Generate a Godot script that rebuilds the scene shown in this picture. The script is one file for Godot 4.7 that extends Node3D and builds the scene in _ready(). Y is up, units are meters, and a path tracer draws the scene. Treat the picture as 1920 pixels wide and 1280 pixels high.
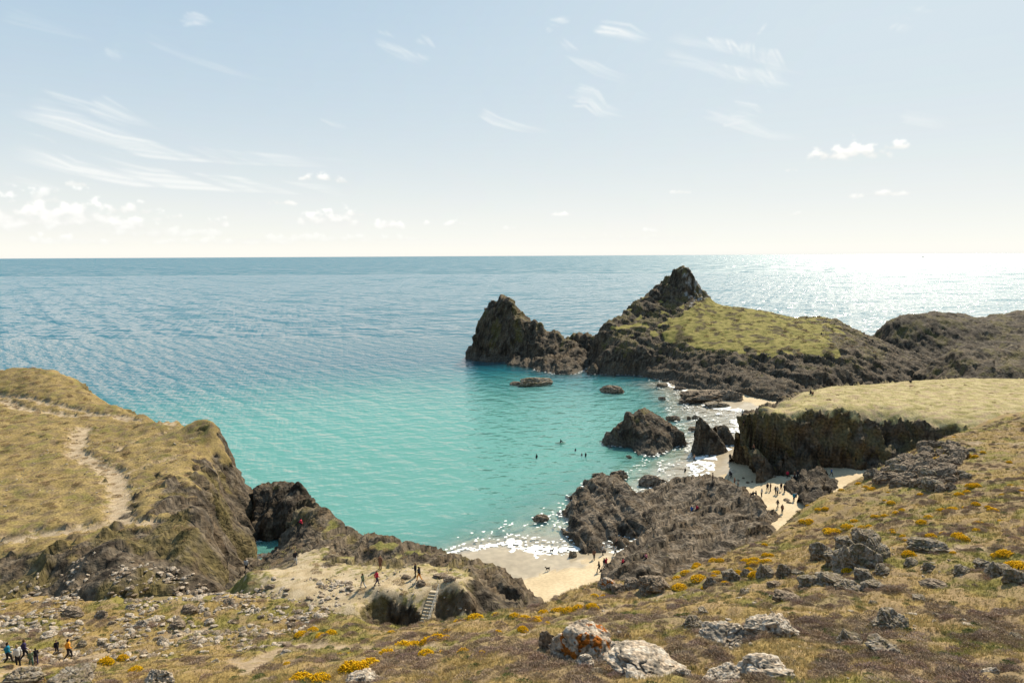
extends Node3D
# A rocky cove seen from the cliff path: camera 50 m above the sea, looking along -Z. Units are metres, sea level is y = 0.

# Survey points of each land mass: x, z, height, one after another
const GULL := [-19.8, -329.8, 0, -14.1, -322.8, 0, -7.6, -319.3, 0, -0.1, -311.1, 0, 6, -304.8, 0, 10.5, -297.4, 0, 18.2, -288.9, 0, 24, -287.4, 0, 30.8, -295.4, 0, -20.7, -345, 0, -15.5, -358, 0, 0, -362, 0, 16.6, -352, 0, 32, -338, 0, 39, -325, 0, -24.6, -331.1, -7, -19.1, -322.9, -7, -12.5, -318.2, -7, -2.6, -306.8, -7, 5.8, -299.8, -7, 11.3, -292.5, -7, 19.9, -284.2, -7, 26.3, -282.9, -7, 34.1, -291.6, -7, -24.6, -348.2, -7, -18.2, -362.2, -7, -0.9, -366.9, -7, 18.2, -356.7, -7, 36.2, -340.6, -7, 43.9, -325.4, -7, -19.1, -332, 8.4, -18.3, -334, 12.9, -16.5, -336, 18.5, -13.4, -337, 23.7, -11.3, -338, 25.9, -5.2, -339, 29, -0.4, -339, 28.7, 1.7, -339, 26.6, 4.6, -338, 22.2, 6.6, -336, 18.9, 11.3, -334, 18.5, 14.6, -332, 17.4, 17.7, -331, 14.1, 21.5, -330, 13.9, 23.8, -329, 11.7, 26.2, -327, 10.3, 31.7, -322, 8.1, 34.9, -316, 4.6, -11.6, -328, 8.8, -2.5, -328, 14, -5.1, -332, 18.8, 3.8, -325, 9.1, 12.6, -321, 7, 21.3, -318, 4.9, -12.9, -326, 2.9, -2.6, -323, 2.2, 9.9, -316, 2.2, -9.8, -333, 23.5, 0.1, -333, 25.5, -8, -345, 24, -1.2, -345, 26, -16.4, -338, 15, 4.2, -333, 20.5, 10.4, -330, 15.5, -14.7, -343, 20, 13.7, -336, 16, -15, -348, 10, 0, -351, 14, 16.2, -344, 9, 28.9, -334, 4]
const GULL_LEDGE := [8.7, -306.2, 0, 11.6, -294.6, 0, 19.2, -286.2, 0, 25.3, -286, 0, 30.6, -294, 0, 9.8, -312, 0, 22.1, -312, 0, 32.8, -308, 0, 6, -307.7, -4, 9, -293, -4, 19, -283.2, -4, 26.4, -283.2, -4, 33.3, -292.5, -4, 7.9, -314.3, -4, 22.6, -315, -4, 35.3, -309.6, -4, 14.3, -302, 1.6, 20.3, -303, 3.9, 26.3, -303, 5, 29.5, -299, 2.7, 16.5, -300, 0.3]
const GAP_ROCK := [26.6, -325, 0, 32.6, -318, 0, 39.1, -314, 0, 28.7, -350, 0, 36, -352, 0, 43, -345, 0, 24.7, -322.7, -4, 32.3, -315, -4, 39.8, -311.1, -4, 27.7, -352.8, -4, 36.3, -355, -4, 44.8, -347.4, -4, 28.5, -336, 10.3, 31.7, -336, 11.6, 36.8, -334, 11.5, 38.4, -332, 10.7, 39.2, -328, 8.6, 37.5, -326, 6.2]
const GAP_BOULDER := [32, -289.8, 0, 34.5, -285.7, 0, 37.3, -288.3, 0, 32.9, -296, 0, 37.4, -296, 0, 34.4, -283.7, -3, 38.7, -286.8, -3, 38.3, -297.8, -3, 34.8, -288, 4.4]
const ISLAND := [37.2, -287, 0, 42.5, -282.9, 0, 50.3, -282.7, 0, 56.2, -278.7, 0, 60.6, -268.5, 0.5, 64, -256.6, 1, 69.4, -250.1, 1, 75.3, -246.8, 1.2, 82.2, -235.4, 1.5, 86.3, -226.3, 1.5, 93.8, -222.8, 1.5, 113.4, -238, 1, 131.1, -243, 1, 150.8, -250, 0, 167.2, -262, 0, 192.1, -300, 0, 212.2, -345, 0, 199.2, -372, 0, 163.7, -385, 0, 128.3, -388, 0, 97, -385, 0, 70.3, -372, 0, 51, -350, 0, 39.7, -325, 0, 35.6, -305, 0, 31.2, -286.3, -8, 36.6, -281.7, -8, 44.4, -281.2, -8, 50.6, -276.6, -8, 55.6, -265.1, -8, 60, -252.2, -8, 66.1, -245.1, -8, 72.7, -241.5, -8, 80.6, -229.6, -8, 85.2, -220.4, -8, 93.4, -216.8, -8, 114.9, -232.2, -8, 134.3, -237.9, -8, 155.3, -246.1, -8, 172.6, -259.4, -8, 198.1, -300.4, -8, 217.7, -347.4, -8, 204, -375.7, -8, 167.1, -389.9, -8, 130.1, -393.7, -8, 96.9, -391, -8, 68.2, -377.6, -8, 47.1, -354.6, -8, 34.4, -327.8, -8, 29.7, -306, -8, 39, -306, 11.3, 40, -310, 15.2, 44.9, -318, 19.8, 52.7, -325, 23.2, 60.5, -332, 28.1, 68.4, -337, 32.4, 72.7, -339, 35.2, 76.7, -340, 35.2, 77.6, -341, 39.3, 80.4, -342, 42.2, 86.7, -343, 44.5, 90.5, -343, 41.9, 93.6, -341, 34.5, 96.9, -338, 29.9, 98.7, -332, 25.3, 41.4, -292, 8.4, 46.9, -298, 12.3, 50.2, -312, 17.9, 57.4, -318, 19.8, 63.6, -325, 24.2, 72.7, -332, 28.8, 81.5, -337, 33.7, 87.6, -335, 32.4, 85.7, -322, 25.6, 74.3, -316, 22.4, 62.1, -304, 16.3, 49.9, -288, 9, 100.7, -330, 25.4, 111.1, -330, 24.6, 124, -330, 22.4, 132.9, -326, 20.2, 136.3, -322, 19.5, 148.9, -322, 20.2, 153.4, -318, 18.8, 155.8, -310, 16.1, 160.5, -300, 12.2, 163.5, -288, 8.4, 164.7, -278, 5.3, 164.2, -266, 3, 82.1, -308, 20.6, 69.1, -298, 16.4, 75.3, -290, 15, 78.3, -272, 11.1, 91.6, -264, 10.5, 104.6, -260, 11, 118, -258, 12.4, 125.2, -265, 14.8, 100.9, -292, 17.4, 116.5, -285, 15.8, 95.4, -312, 20.1, 84.4, -290, 15.4, 59.8, -286, 6.9, 67.2, -284, 8.3, 71.5, -266, 5.6, 76.6, -262, 6.2, 88.4, -254, 5.5, 100.1, -248, 5.4, 112, -244, 7.1, 126.5, -250, 7.9, 139.5, -268, 11.3, 142.8, -258, 6.5, 78.3, -337, 36, 81.8, -345, 38, 85.1, -336, 40.5, 88.8, -337, 38.5, 84.4, -349, 37, 89.7, -349, 40, 92.9, -344, 34, 77.9, -341, 36, 90.5, -356, 24, 75.4, -356, 18, 104.9, -352, 16, 131.8, -350, 14, 157.2, -345, 12, 171.3, -320, 8, 56.5, -342, 10]
const FAR_RIDGE := [174.5, -318, 0, 175.5, -300, 0, 180.4, -285, 0, 197.3, -280, 0, 221.7, -280, 0, 248.3, -280, 0, 190.4, -350, 0, 232.9, -400, 0, 277.4, -420, 0, 330.2, -420, 0, 369.8, -420, 0, 168.9, -315.9, -8, 170.5, -296.6, -8, 176.2, -280.7, -8, 194.1, -274.9, -8, 220.3, -274.2, -8, 249.4, -274.1, -8, 184.5, -351.1, -8, 232.5, -406, -8, 280.1, -425.3, -8, 334.8, -423.9, -8, 375, -423, -8, 177.5, -328, 9.9, 179.9, -332, 13.9, 185.2, -335, 17.5, 193.3, -338, 19.6, 208.9, -342, 20.8, 219.6, -344, 20, 226.4, -344, 18.9, 230.9, -346, 20, 236, -344, 17.2, 245.6, -350, 16.3, 253.8, -356, 18, 270.5, -360, 20.6, 290.1, -360, 22, 309.7, -360, 23, 177.9, -318, 6.6, 190.2, -318, 9, 203.3, -315, 9.3, 220.7, -315, 9.2, 241.6, -320, 11, 257.6, -315, 11.5, 177.9, -304, -1.3, 194.3, -300, 1.7, 228, -372, 8, 265.5, -380, 10, 306, -390, 10]
const NEAR_RIDGE := [148.3, -232, 2, 148.3, -222, 2, 156.1, -218, 2, 171.9, -216, 2, 189.1, -216, 2, 172, -268, 0, 193.8, -275, 0, 217.8, -275, 0, 239.6, -275, 0, 143.6, -230.3, -6, 144.1, -219.3, -6, 152.6, -214.4, -6, 170.2, -211.3, -6, 190.3, -211.2, -6, 170.1, -272.6, -6, 195.6, -279.7, -6, 221.6, -278.3, -6, 244, -277.4, -6, 153.5, -240, 7.5, 156.5, -243, 10.9, 161.6, -247, 15.2, 165.7, -249, 16.2, 170.3, -250, 16.5, 174.3, -250, 15.3, 182.7, -252, 15, 192.1, -254, 15, 208.1, -254, 15, 159.4, -236, 12, 170.5, -240, 13.2, 180.4, -238, 13.1, 193.2, -240, 13.1]
const PLATEAU := [56.3, -161.7, 0.8, 54.6, -154.5, 1.2, 54.6, -150.4, 1.5, 58.5, -148.6, 1.8, 63, -147.1, 2, 69, -147.8, 2, 73.4, -147.9, 2.2, 78.1, -146, 2.5, 82.3, -142, 4, 64.9, -188.9, -0.3, 61, -176, -0.2, 77.6, -211.8, 0.5, 91.3, -225.1, 1, 100.6, -222, 1, 122.2, -226, 1, 143.7, -226, 1, 168.9, -226, 1, 197.7, -226, 1, 62.5, -185.7, -4, 59.2, -172.5, -4, 78.9, -215.6, -4, 93.6, -228.4, -4, 58.5, -143.6, -2, 63, -142.1, -2, 69, -142.8, -2, 73.4, -142.9, -2, 78.1, -141, -2, 82.3, -137, -2, 100.6, -228, -3, 122.2, -232, -3, 143.7, -232, -3, 168.9, -232, -3, 197.7, -232, -3, 75.6, -176, 13.8, 87.6, -186, 13.5, 104.1, -192, 13, 117.6, -196, 13.2, 132, -200, 13.1, 143.3, -201, 12.6, 153.7, -202, 12.2, 174.5, -202, 11.9, 62.2, -158, 13.6, 63.8, -154, 14, 66.6, -152, 14.3, 71.5, -152.5, 14.4, 76.1, -153, 14.4, 81.8, -156, 14.4, 88, -158, 14.3, 95.2, -158, 14.3, 98.1, -156, 14.1, 99.9, -152, 14, 107.4, -150, 14.2, 116.3, -152, 14.4, 129.1, -150, 14.6, 85.4, -168, 14.3, 103.4, -176, 13.9, 113.4, -170, 14.4, 127.1, -174, 14.2, 140.5, -170, 14.3, 66.5, -166, 13.9, 61.1, -160, 13.5, 57.6, -158, 13.1, 54, -154, 11.1, 54.8, -151, 11.3, 58.7, -150, 11.5, 64.5, -149.6, 11.6, 71.9, -150, 11.4, 83, -153, 11.9, 89.8, -152, 12.1, 53.5, -151.5, 8.7, 52.8, -149, 6.3, 55.4, -147, 6.8, 59.9, -146.5, 7.6, 68.4, -147, 6.8, 76.2, -148.5, 6.9, 83.8, -149.5, 7.8, 88.8, -150, 9.5, 91.6, -149, 11.6, 95.7, -148, 13, 75.3, -166.1, 13.8, 70.9, -165.1, 13.5, 80.5, -163.2, 14, 83.5, -175.3, 14.2, 76.5, -172.1, 13.9, 92.3, -168.3, 14.2, 67.1, -162.1, 13]
const PYRAMID := [27, -188.5, 0, 28.9, -181.2, 0, 30.6, -174.4, 0, 32.3, -168.5, 0, 35.3, -166.6, 0, 40.2, -170.3, 0, 44.2, -175.6, 0, 46.1, -179.2, 0, 47.9, -190, 0, 44.5, -196, 0, 37.5, -196, 0, 30.3, -190, 0, 26.4, -184, 0, 24.6, -190.4, -4, 28.8, -172, -4, 31.5, -165.6, -4, 35.1, -163.6, -4, 41.2, -167.4, -4, 46.6, -173.8, -4, 49.1, -178.6, -4, 50.3, -191.8, -4, 46, -198.6, -4, 37.7, -199, -4, 28.5, -192.4, -4, 23.5, -184.7, -4, 27.2, -180, 3.4, 29.5, -181, 4.8, 31.8, -182, 6.3, 34.2, -183, 7.4, 36.1, -183, 7.7, 37.9, -182, 7.2, 40.3, -181, 5.9, 42.5, -179, 4.2, 43.8, -177, 3, 44.7, -176, 2.1, 35.4, -178, 5.9, 31.4, -175, 3.1, 37.3, -173, 2.9, 40.2, -173.5, 2.1, 36.9, -171, 0.9, 32.9, -171.5, 0.8, 29.5, -176, 2.4]
const TWIN := [46.7, -170.1, 0, 48.2, -168.2, 0, 50, -166.3, 0, 52.3, -167.2, 0, 54.7, -171.9, 0, 47.6, -173, 0, 51.1, -175, 0, 54, -173, 0, 44.7, -169.9, -3, 49.7, -164.3, -3, 56.6, -172.6, -3, 51.3, -177, -3, 47.2, -170, 7.2, 47.3, -170.5, 8.2, 48.2, -171, 8.5, 49, -171, 8.2, 50, -170.5, 6.9, 51.3, -170, 5.6, 52.4, -169.5, 4.5, 52.8, -168.5, 2.9, 47.6, -169.2, 4.6, 47.4, -168, 2.6, 49.7, -168, 3.5, 51.6, -167.6, 1.8, 49.5, -167, 1.7, 47.2, -169.3, 7.6, 48.5, -169.6, 7.4, 48.6, -172.3, 7.8, 50.1, -171.8, 6.6, 51.7, -171.5, 5.2, 47.3, -171.5, 7, 46.7, -168.9, 6.8, 47.5, -168.4, 7, 48.9, -168.8, 6.2, 50.3, -168.4, 4.6]
const TWIN_BOULDER := [54.3, -174.9, 0, 56.1, -175.4, 0, 58.7, -180.1, 0, 56.6, -184, 0, 59.1, -186, 0, 59.7, -182, 0, 60.7, -179.6, -3, 61.3, -183.2, -3, 54.8, -178, 4.7, 56.2, -178.5, 5, 57.3, -178.3, 4.7, 57.8, -177, 3.5, 57.8, -176, 2.7, 55.4, -175.5, 2.9]
const REEF_WEST := [11.2, -132.3, 0.2, 11.4, -124.2, 0.2, 10, -118, 0.2, 10.4, -112.9, 0.2, 11.1, -109.9, 0.2, 12.6, -108.9, 0.2, 14.4, -109.9, 0.2, 15.8, -112.9, 0.2, 16.7, -115.1, 0.2, 19.2, -115.5, 0.2, 21.6, -116, 0.2, 24, -116, 0.5, 26.6, -122, 0.5, 13.4, -141.4, 0, 15.8, -146.2, 0, 19.7, -149.4, 0, 23.9, -149.3, 0, 25, -142.9, 0, 25.4, -140.5, 0, 9.6, -134.3, -3, 9.1, -123.3, -3, 8.5, -116, -3, 10.3, -107.6, -3, 12, -106.5, -3, 14.1, -107.4, -3, 22.7, -113.7, -3, 13, -143.8, -3, 15.7, -148.7, -3, 20.1, -151.9, -3, 24.7, -151.7, -3, 26.2, -145.1, -3, 11.5, -128, 2.5, 13.1, -131, 3.3, 15.9, -134, 4.4, 18.9, -135, 4.6, 21, -134, 4.7, 22.5, -130, 3.6, 15.6, -130, 3.4, 19.5, -128, 3.5, 23, -124, 3.4, 13.1, -125.5, 2.3, 15.8, -123, 2.2, 19.5, -121, 2.5, 22.3, -117.5, 2.3, 11.7, -122, 1.8, 13.3, -118.5, 1.5, 17, -117, 1.6, 19.4, -114.5, 1.8, 11.5, -115, 1.5, 13.1, -112.5, 1.5, 14.4, -111.8, 1.4, 12.2, -111.8, 0.9]
const REEF_EAST := [21.8, -114.8, 0.5, 19.2, -110, 0.5, 16.9, -106, 0.5, 15.3, -103.3, 0.5, 13.7, -100.4, 0.5, 14.3, -92, 1, 19.2, -90, 1.5, 24.9, -92, 2, 33.7, -98, 2, 41.5, -106, 2, 25.5, -136.7, 0.2, 27.9, -137, 0.2, 31, -139.5, 0.2, 36.3, -143.3, 0.5, 40.2, -142.8, 0.8, 44.4, -139.7, 1, 47.1, -134.3, 1.3, 49, -129.5, 1.5, 49.1, -122.6, 1.7, 49.1, -119.2, 2, 19.4, -114, -3, 17.1, -108.6, -3, 11.9, -98.7, -3, 12.9, -89.9, -3, 18.2, -87.7, -3, 24.3, -89.6, -3, 34, -95.5, -3, 43.1, -104.1, -3, 24.8, -139.1, -3, 27.5, -139.5, -3, 31, -142, -3, 36.8, -145.8, -3, 41.1, -145.1, -3, 45.7, -141.9, -3, 48.9, -136.1, -3, 51.1, -130.9, -3, 51.6, -123.2, -3, 51.6, -119.4, -3, 27.3, -133, 2.2, 30.5, -135.5, 2.8, 34.4, -137, 3.6, 37.1, -135.5, 3.8, 42, -132.5, 4.2, 45.2, -129, 4, 47.1, -125, 3.6, 47.9, -119.5, 3.2, 28.2, -129.5, 2.4, 33.5, -130, 2.7, 38.2, -128, 2.9, 42.3, -124.5, 3.1, 44.5, -119.5, 3.2, 25.6, -122, 3.1, 30.5, -122, 3.1, 34.4, -121.5, 3, 37.3, -118, 3.1, 39.6, -113.5, 3.4, 41.4, -111, 3.9, 23.6, -114.5, 3.1, 27.8, -114.5, 3, 32.1, -113, 3.1, 35, -110.5, 3.2, 20.3, -106.5, 3.6, 24.3, -106.8, 3.5, 28.2, -105, 3.8, 31, -103, 4.2, 17.1, -100.6, 3.6, 20.6, -101.3, 3.7, 23.6, -100, 3.9, 26.5, -98.5, 4.1, 14.9, -96.8, 3.5, 17.9, -95.5, 3.9, 20.9, -95, 4]
const DARK_ROCK := [56.8, -136.9, 1.8, 55.5, -132.2, 1.8, 55.9, -129.2, 1.8, 55.4, -122, 2, 59.3, -124, 2, 59.5, -142, 1.8, 62.5, -143.8, 2, 66.6, -143.7, 2, 68.3, -141.2, 2, 66.7, -132, 2, 55, -137.9, -2, 62.9, -145.8, -2, 67.6, -145.4, -2, 69.8, -142.5, -2, 57.5, -136.5, 3.1, 59.8, -137.5, 3.9, 63.4, -137, 4.3, 64.8, -134, 4.1, 57.5, -132, 3.5, 60.8, -131, 3.8, 56.1, -127.5, 3.5]
const STACK := [-50.3, -123, 0, -47.9, -117.6, 0, -44.8, -116.4, 0, -41.8, -115.9, 0, -37.1, -113, 0, -36, -117, 0, -54.3, -132, 0, -52, -136, 0, -47.6, -136, 0, -42, -134, 0, -38.1, -126, 0, -52.8, -122.4, -4, -48.9, -115.3, -4, -44.9, -113.9, -4, -41, -113.5, -4, -35.7, -110.9, -4, -34.1, -115.4, -4, -56.2, -133.6, -4, -53.3, -138.1, -4, -48.1, -138.4, -4, -41.3, -136.4, -4, -35.7, -126.6, -4, -52, -127, 1.3, -50.6, -126, 3, -48.8, -125, 4.4, -46.8, -124.5, 6.3, -46, -124.5, 6.1, -44.8, -124, 6.3, -43.4, -124, 7, -42.9, -124, 6.8, -42.6, -124, 8, -41.4, -124, 8.2, -40, -124, 7.9, -39.6, -123.5, 6, -38.8, -123, 5.1, -37.8, -122, 3.9, -47.8, -121, 2.8, -45, -120, 3.7, -41.9, -119.5, 4.4, -39.3, -119, 4.1, -44, -117, 1.9, -40, -116.5, 2.6]
const TERRACE := [-43.7, -107.8, 0, -42.1, -111.5, 0, -36.4, -100, 0, -35.6, -104, 0, -34, -107, 0, -30.6, -106, 0, -27.5, -104, 0, -24.7, -101, 0, -21.8, -101, 0, -18.3, -100, 0, -14.9, -99, 0, -11.8, -97.5, 0.2, -9.3, -96, 0.5, -7.8, -103.4, 0.6, -3.1, -102.5, 0.8, -0.6, -99.6, 1, 1, -95.6, 1.2, 4.1, -88.8, 2, -36.1, -108, -5, -34.5, -111, -5, -31.1, -110, -5, -28, -108, -5, -25.2, -105, -5, -22.3, -105, -5, -18.8, -104, -5, -15.4, -103, -5, -12.3, -101.5, -5, -5.8, -99, -4, -4.3, -106.4, -4, 0.4, -105.5, -4, 2.9, -102.6, -4, 4.5, -98.6, -4, 7.6, -91.8, -4, -46.7, -105.8, 0, -32, -95, 12.4, -31.3, -96, 12.9, -29.7, -97, 12.6, -28.1, -97, 12.5, -27.1, -95.5, 12.5, -25.4, -94, 12, -24.4, -92, 11.8, -22.6, -89.5, 11.6, -21.8, -89, 11.7, -20.7, -90, 11.7, -19.3, -90.5, 11.7, -17.8, -90, 11.5, -16.1, -89, 11.5, -14.1, -88.5, 11.3, -11.6, -87.5, 11.3, -9.7, -85.5, 11.1, -8.6, -84, 10.8, -7.8, -84.5, 10.8, -6.1, -83.5, 10.4, -2.9, -84, 10.1, -0.8, -82.5, 9.8, 0.3, -79.5, 9.7, 1.7, -77, 9.7, 2.9, -74, 10.2, -38.7, -98, 4.7, -34.8, -94, 7.3, -33.1, -95, 10.1, -31.5, -87, 9.8, -30, -88, 10.8, -29.1, -91, 11.8, -27.4, -93, 12.1, -27, -84, 11.9, -25.7, -87, 12, -24.3, -88.5, 12.1, -22.2, -84, 11.8, -26.6, -80.5, 11.9, -30.6, -82.5, 11, -30.9, -76.5, 13, -27.8, -76.6, 12.6, -24.4, -77.6, 12.4, -21, -79.4, 12.2, -20, -75.6, 12.4, -17.3, -80.5, 12, -16.4, -75.7, 12.3, -14.7, -80.5, 12, -11.9, -79.3, 12.2, -11.4, -75.7, 12.6, -9.2, -75.5, 12.7, -7, -75.5, 12.7, -8.9, -73, 12.5, -21.3, -71.1, 12.8, -23.9, -71.9, 13, -18.1, -70.1, 12.7, -16.2, -69.3, 12.6, -14.3, -71.3, 12.5, -12.2, -73.4, 12.6, -9.8, -69.6, 10.3, -11.2, -70.2, 9.8, -13.6, -70.4, 9.5, -15.3, -70.1, 10.5, -12.8, -71, 10.9, -15.3, -70.2, 11.4, -11.1, -71.5, 11.9, -10.4, -70.7, 11.1, -19, -85.5, 11.5, -19.4, -84, 11.1, -16.9, -83.5, 11.3, -6.8, -73.9, 13.5, -5.7, -71.6, 14, -4.9, -71.7, 13, -7.3, -72.4, 12, -6.7, -71.7, 10.5, -7.8, -70.4, 10, -3.8, -73.4, 10.5, -2.1, -77.1, 9.5, -0.2, -78.7, 8, -3.9, -75.2, 12.5, 1.5, -80.8, 6, -3.3, -62, 8, -8.3, -60, 8, -13.3, -60, 9, -18.3, -60, 11, 0.9, -66, 4, -33.7, -72, 8, -37.6, -84, 7, -43.8, -100, 1, -28.4, -60, 9]
const HEADLAND := [-44, -103, 0, -45.8, -112, 0, -48.9, -120, 0, -53, -130, 0, -58.5, -140, 0, -68, -150, 0, -80, -160, 0, -95.4, -172, 0, -117.2, -190, 0, -145.5, -212, 0, -182.8, -225, 0, -210.6, -228, 0, -41.3, -113, -6, -44.4, -121, -6, -48.5, -131, -6, -56, -145, -6, -65.5, -155, -6, -77.5, -165, -6, -92.9, -177, -6, -114.7, -195, -6, -143, -217, -6, -180.3, -230, -6, -208.1, -233, -6, -45.2, -110.5, 3.7, -48.7, -117.5, 4.2, -49.7, -122, 5.4, -50.9, -124.5, 8.6, -52.2, -125.5, 11.1, -53.6, -126, 13.7, -55.5, -127.5, 16.8, -57.1, -128.5, 17.8, -59.5, -130, 18, -69.1, -138, 16.3, -80.3, -146, 15.8, -89.2, -153, 16, -100.2, -162, 16.9, -109.8, -170, 19.3, -118.8, -176, 20.5, -129.5, -180, 20.2, -138.2, -182, 20, -162.3, -185, 19.9, -141.1, -160, 17.8, -119.1, -156, 17.9, -105.1, -150, 17.3, -93.1, -144, 16.2, -81.7, -140, 15.9, -115.4, -130, 17.5, -99.8, -130, 17.4, -88.8, -126, 17.4, -80.5, -124, 16.8, -74.9, -128, 15.7, -66.7, -128, 16.2, -58.7, -124, 16.7, -94.9, -106, 16.5, -83.5, -108, 16.7, -75.2, -106, 16.4, -73.3, -111, 16.7, -64.3, -107, 16, -72, -118, 17, -63.8, -115, 16.3, -56.8, -112, 16.3, -53.3, -114, 15.6, -51.5, -114, 13.7, -51.6, -117, 10.8, -81.1, -90, 16.3, -70.2, -90, 16.3, -65, -91, 16.2, -62.4, -95, 15.9, -57, -95, 15.9, -54.2, -100, 15.7, -48.5, -98, 15.6, -46.3, -100, 14, -49.1, -114, 9, -71.8, -79, 15.4, -62.8, -80, 15.6, -58.3, -83, 15.7, -51.5, -86, 15.9, -46.8, -87, 15.8, -42.3, -86.5, 15.6, -41.5, -90, 14.6, -45.7, -104, 9.9, -44.6, -105, 6.9, -70.5, -77.5, 15.1, -61.7, -78.5, 15.2, -56.3, -80, 15.6, -52.9, -82, 15.7, -48.2, -82, 16, -43.2, -82.5, 15.8, -39, -83, 15.2, -39.9, -90, 10.7, -41.7, -97, 6, -60, -76, 14.4, -56.5, -76.5, 14.8, -53.8, -75, 13.5, -49.6, -76.5, 15.4, -46.9, -78.5, 15.8, -43.1, -78.5, 15.1, -39.5, -79, 14.9, -37.8, -82, 12.5, -38.3, -86, 9.5, -49.1, -73.5, 14.2, -45.4, -74.5, 15, -42, -75, 14.1, -38.8, -76, 13.6, -36.9, -78.5, 11.7, -53.5, -72, 13.7, -47.5, -70, 13.5, -42.6, -70.5, 13.8, -38.7, -72, 13.3, -35.5, -74, 12.3, -58.2, -73.5, 13.3, -66, -72, 13.2, -61, -66, 12, -52.8, -66, 12, -43.9, -65, 12, -36.4, -66, 11, -32.2, -69, 10.5, -34.3, -78, 9, -37.6, -90, 5, -54.6, -58, 8, -47.2, -58, 8, -39.9, -58, 8, -33.1, -59, 7, -27.9, -62, 6, -32.9, -80, 1, -40.5, -100, -3]
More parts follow.
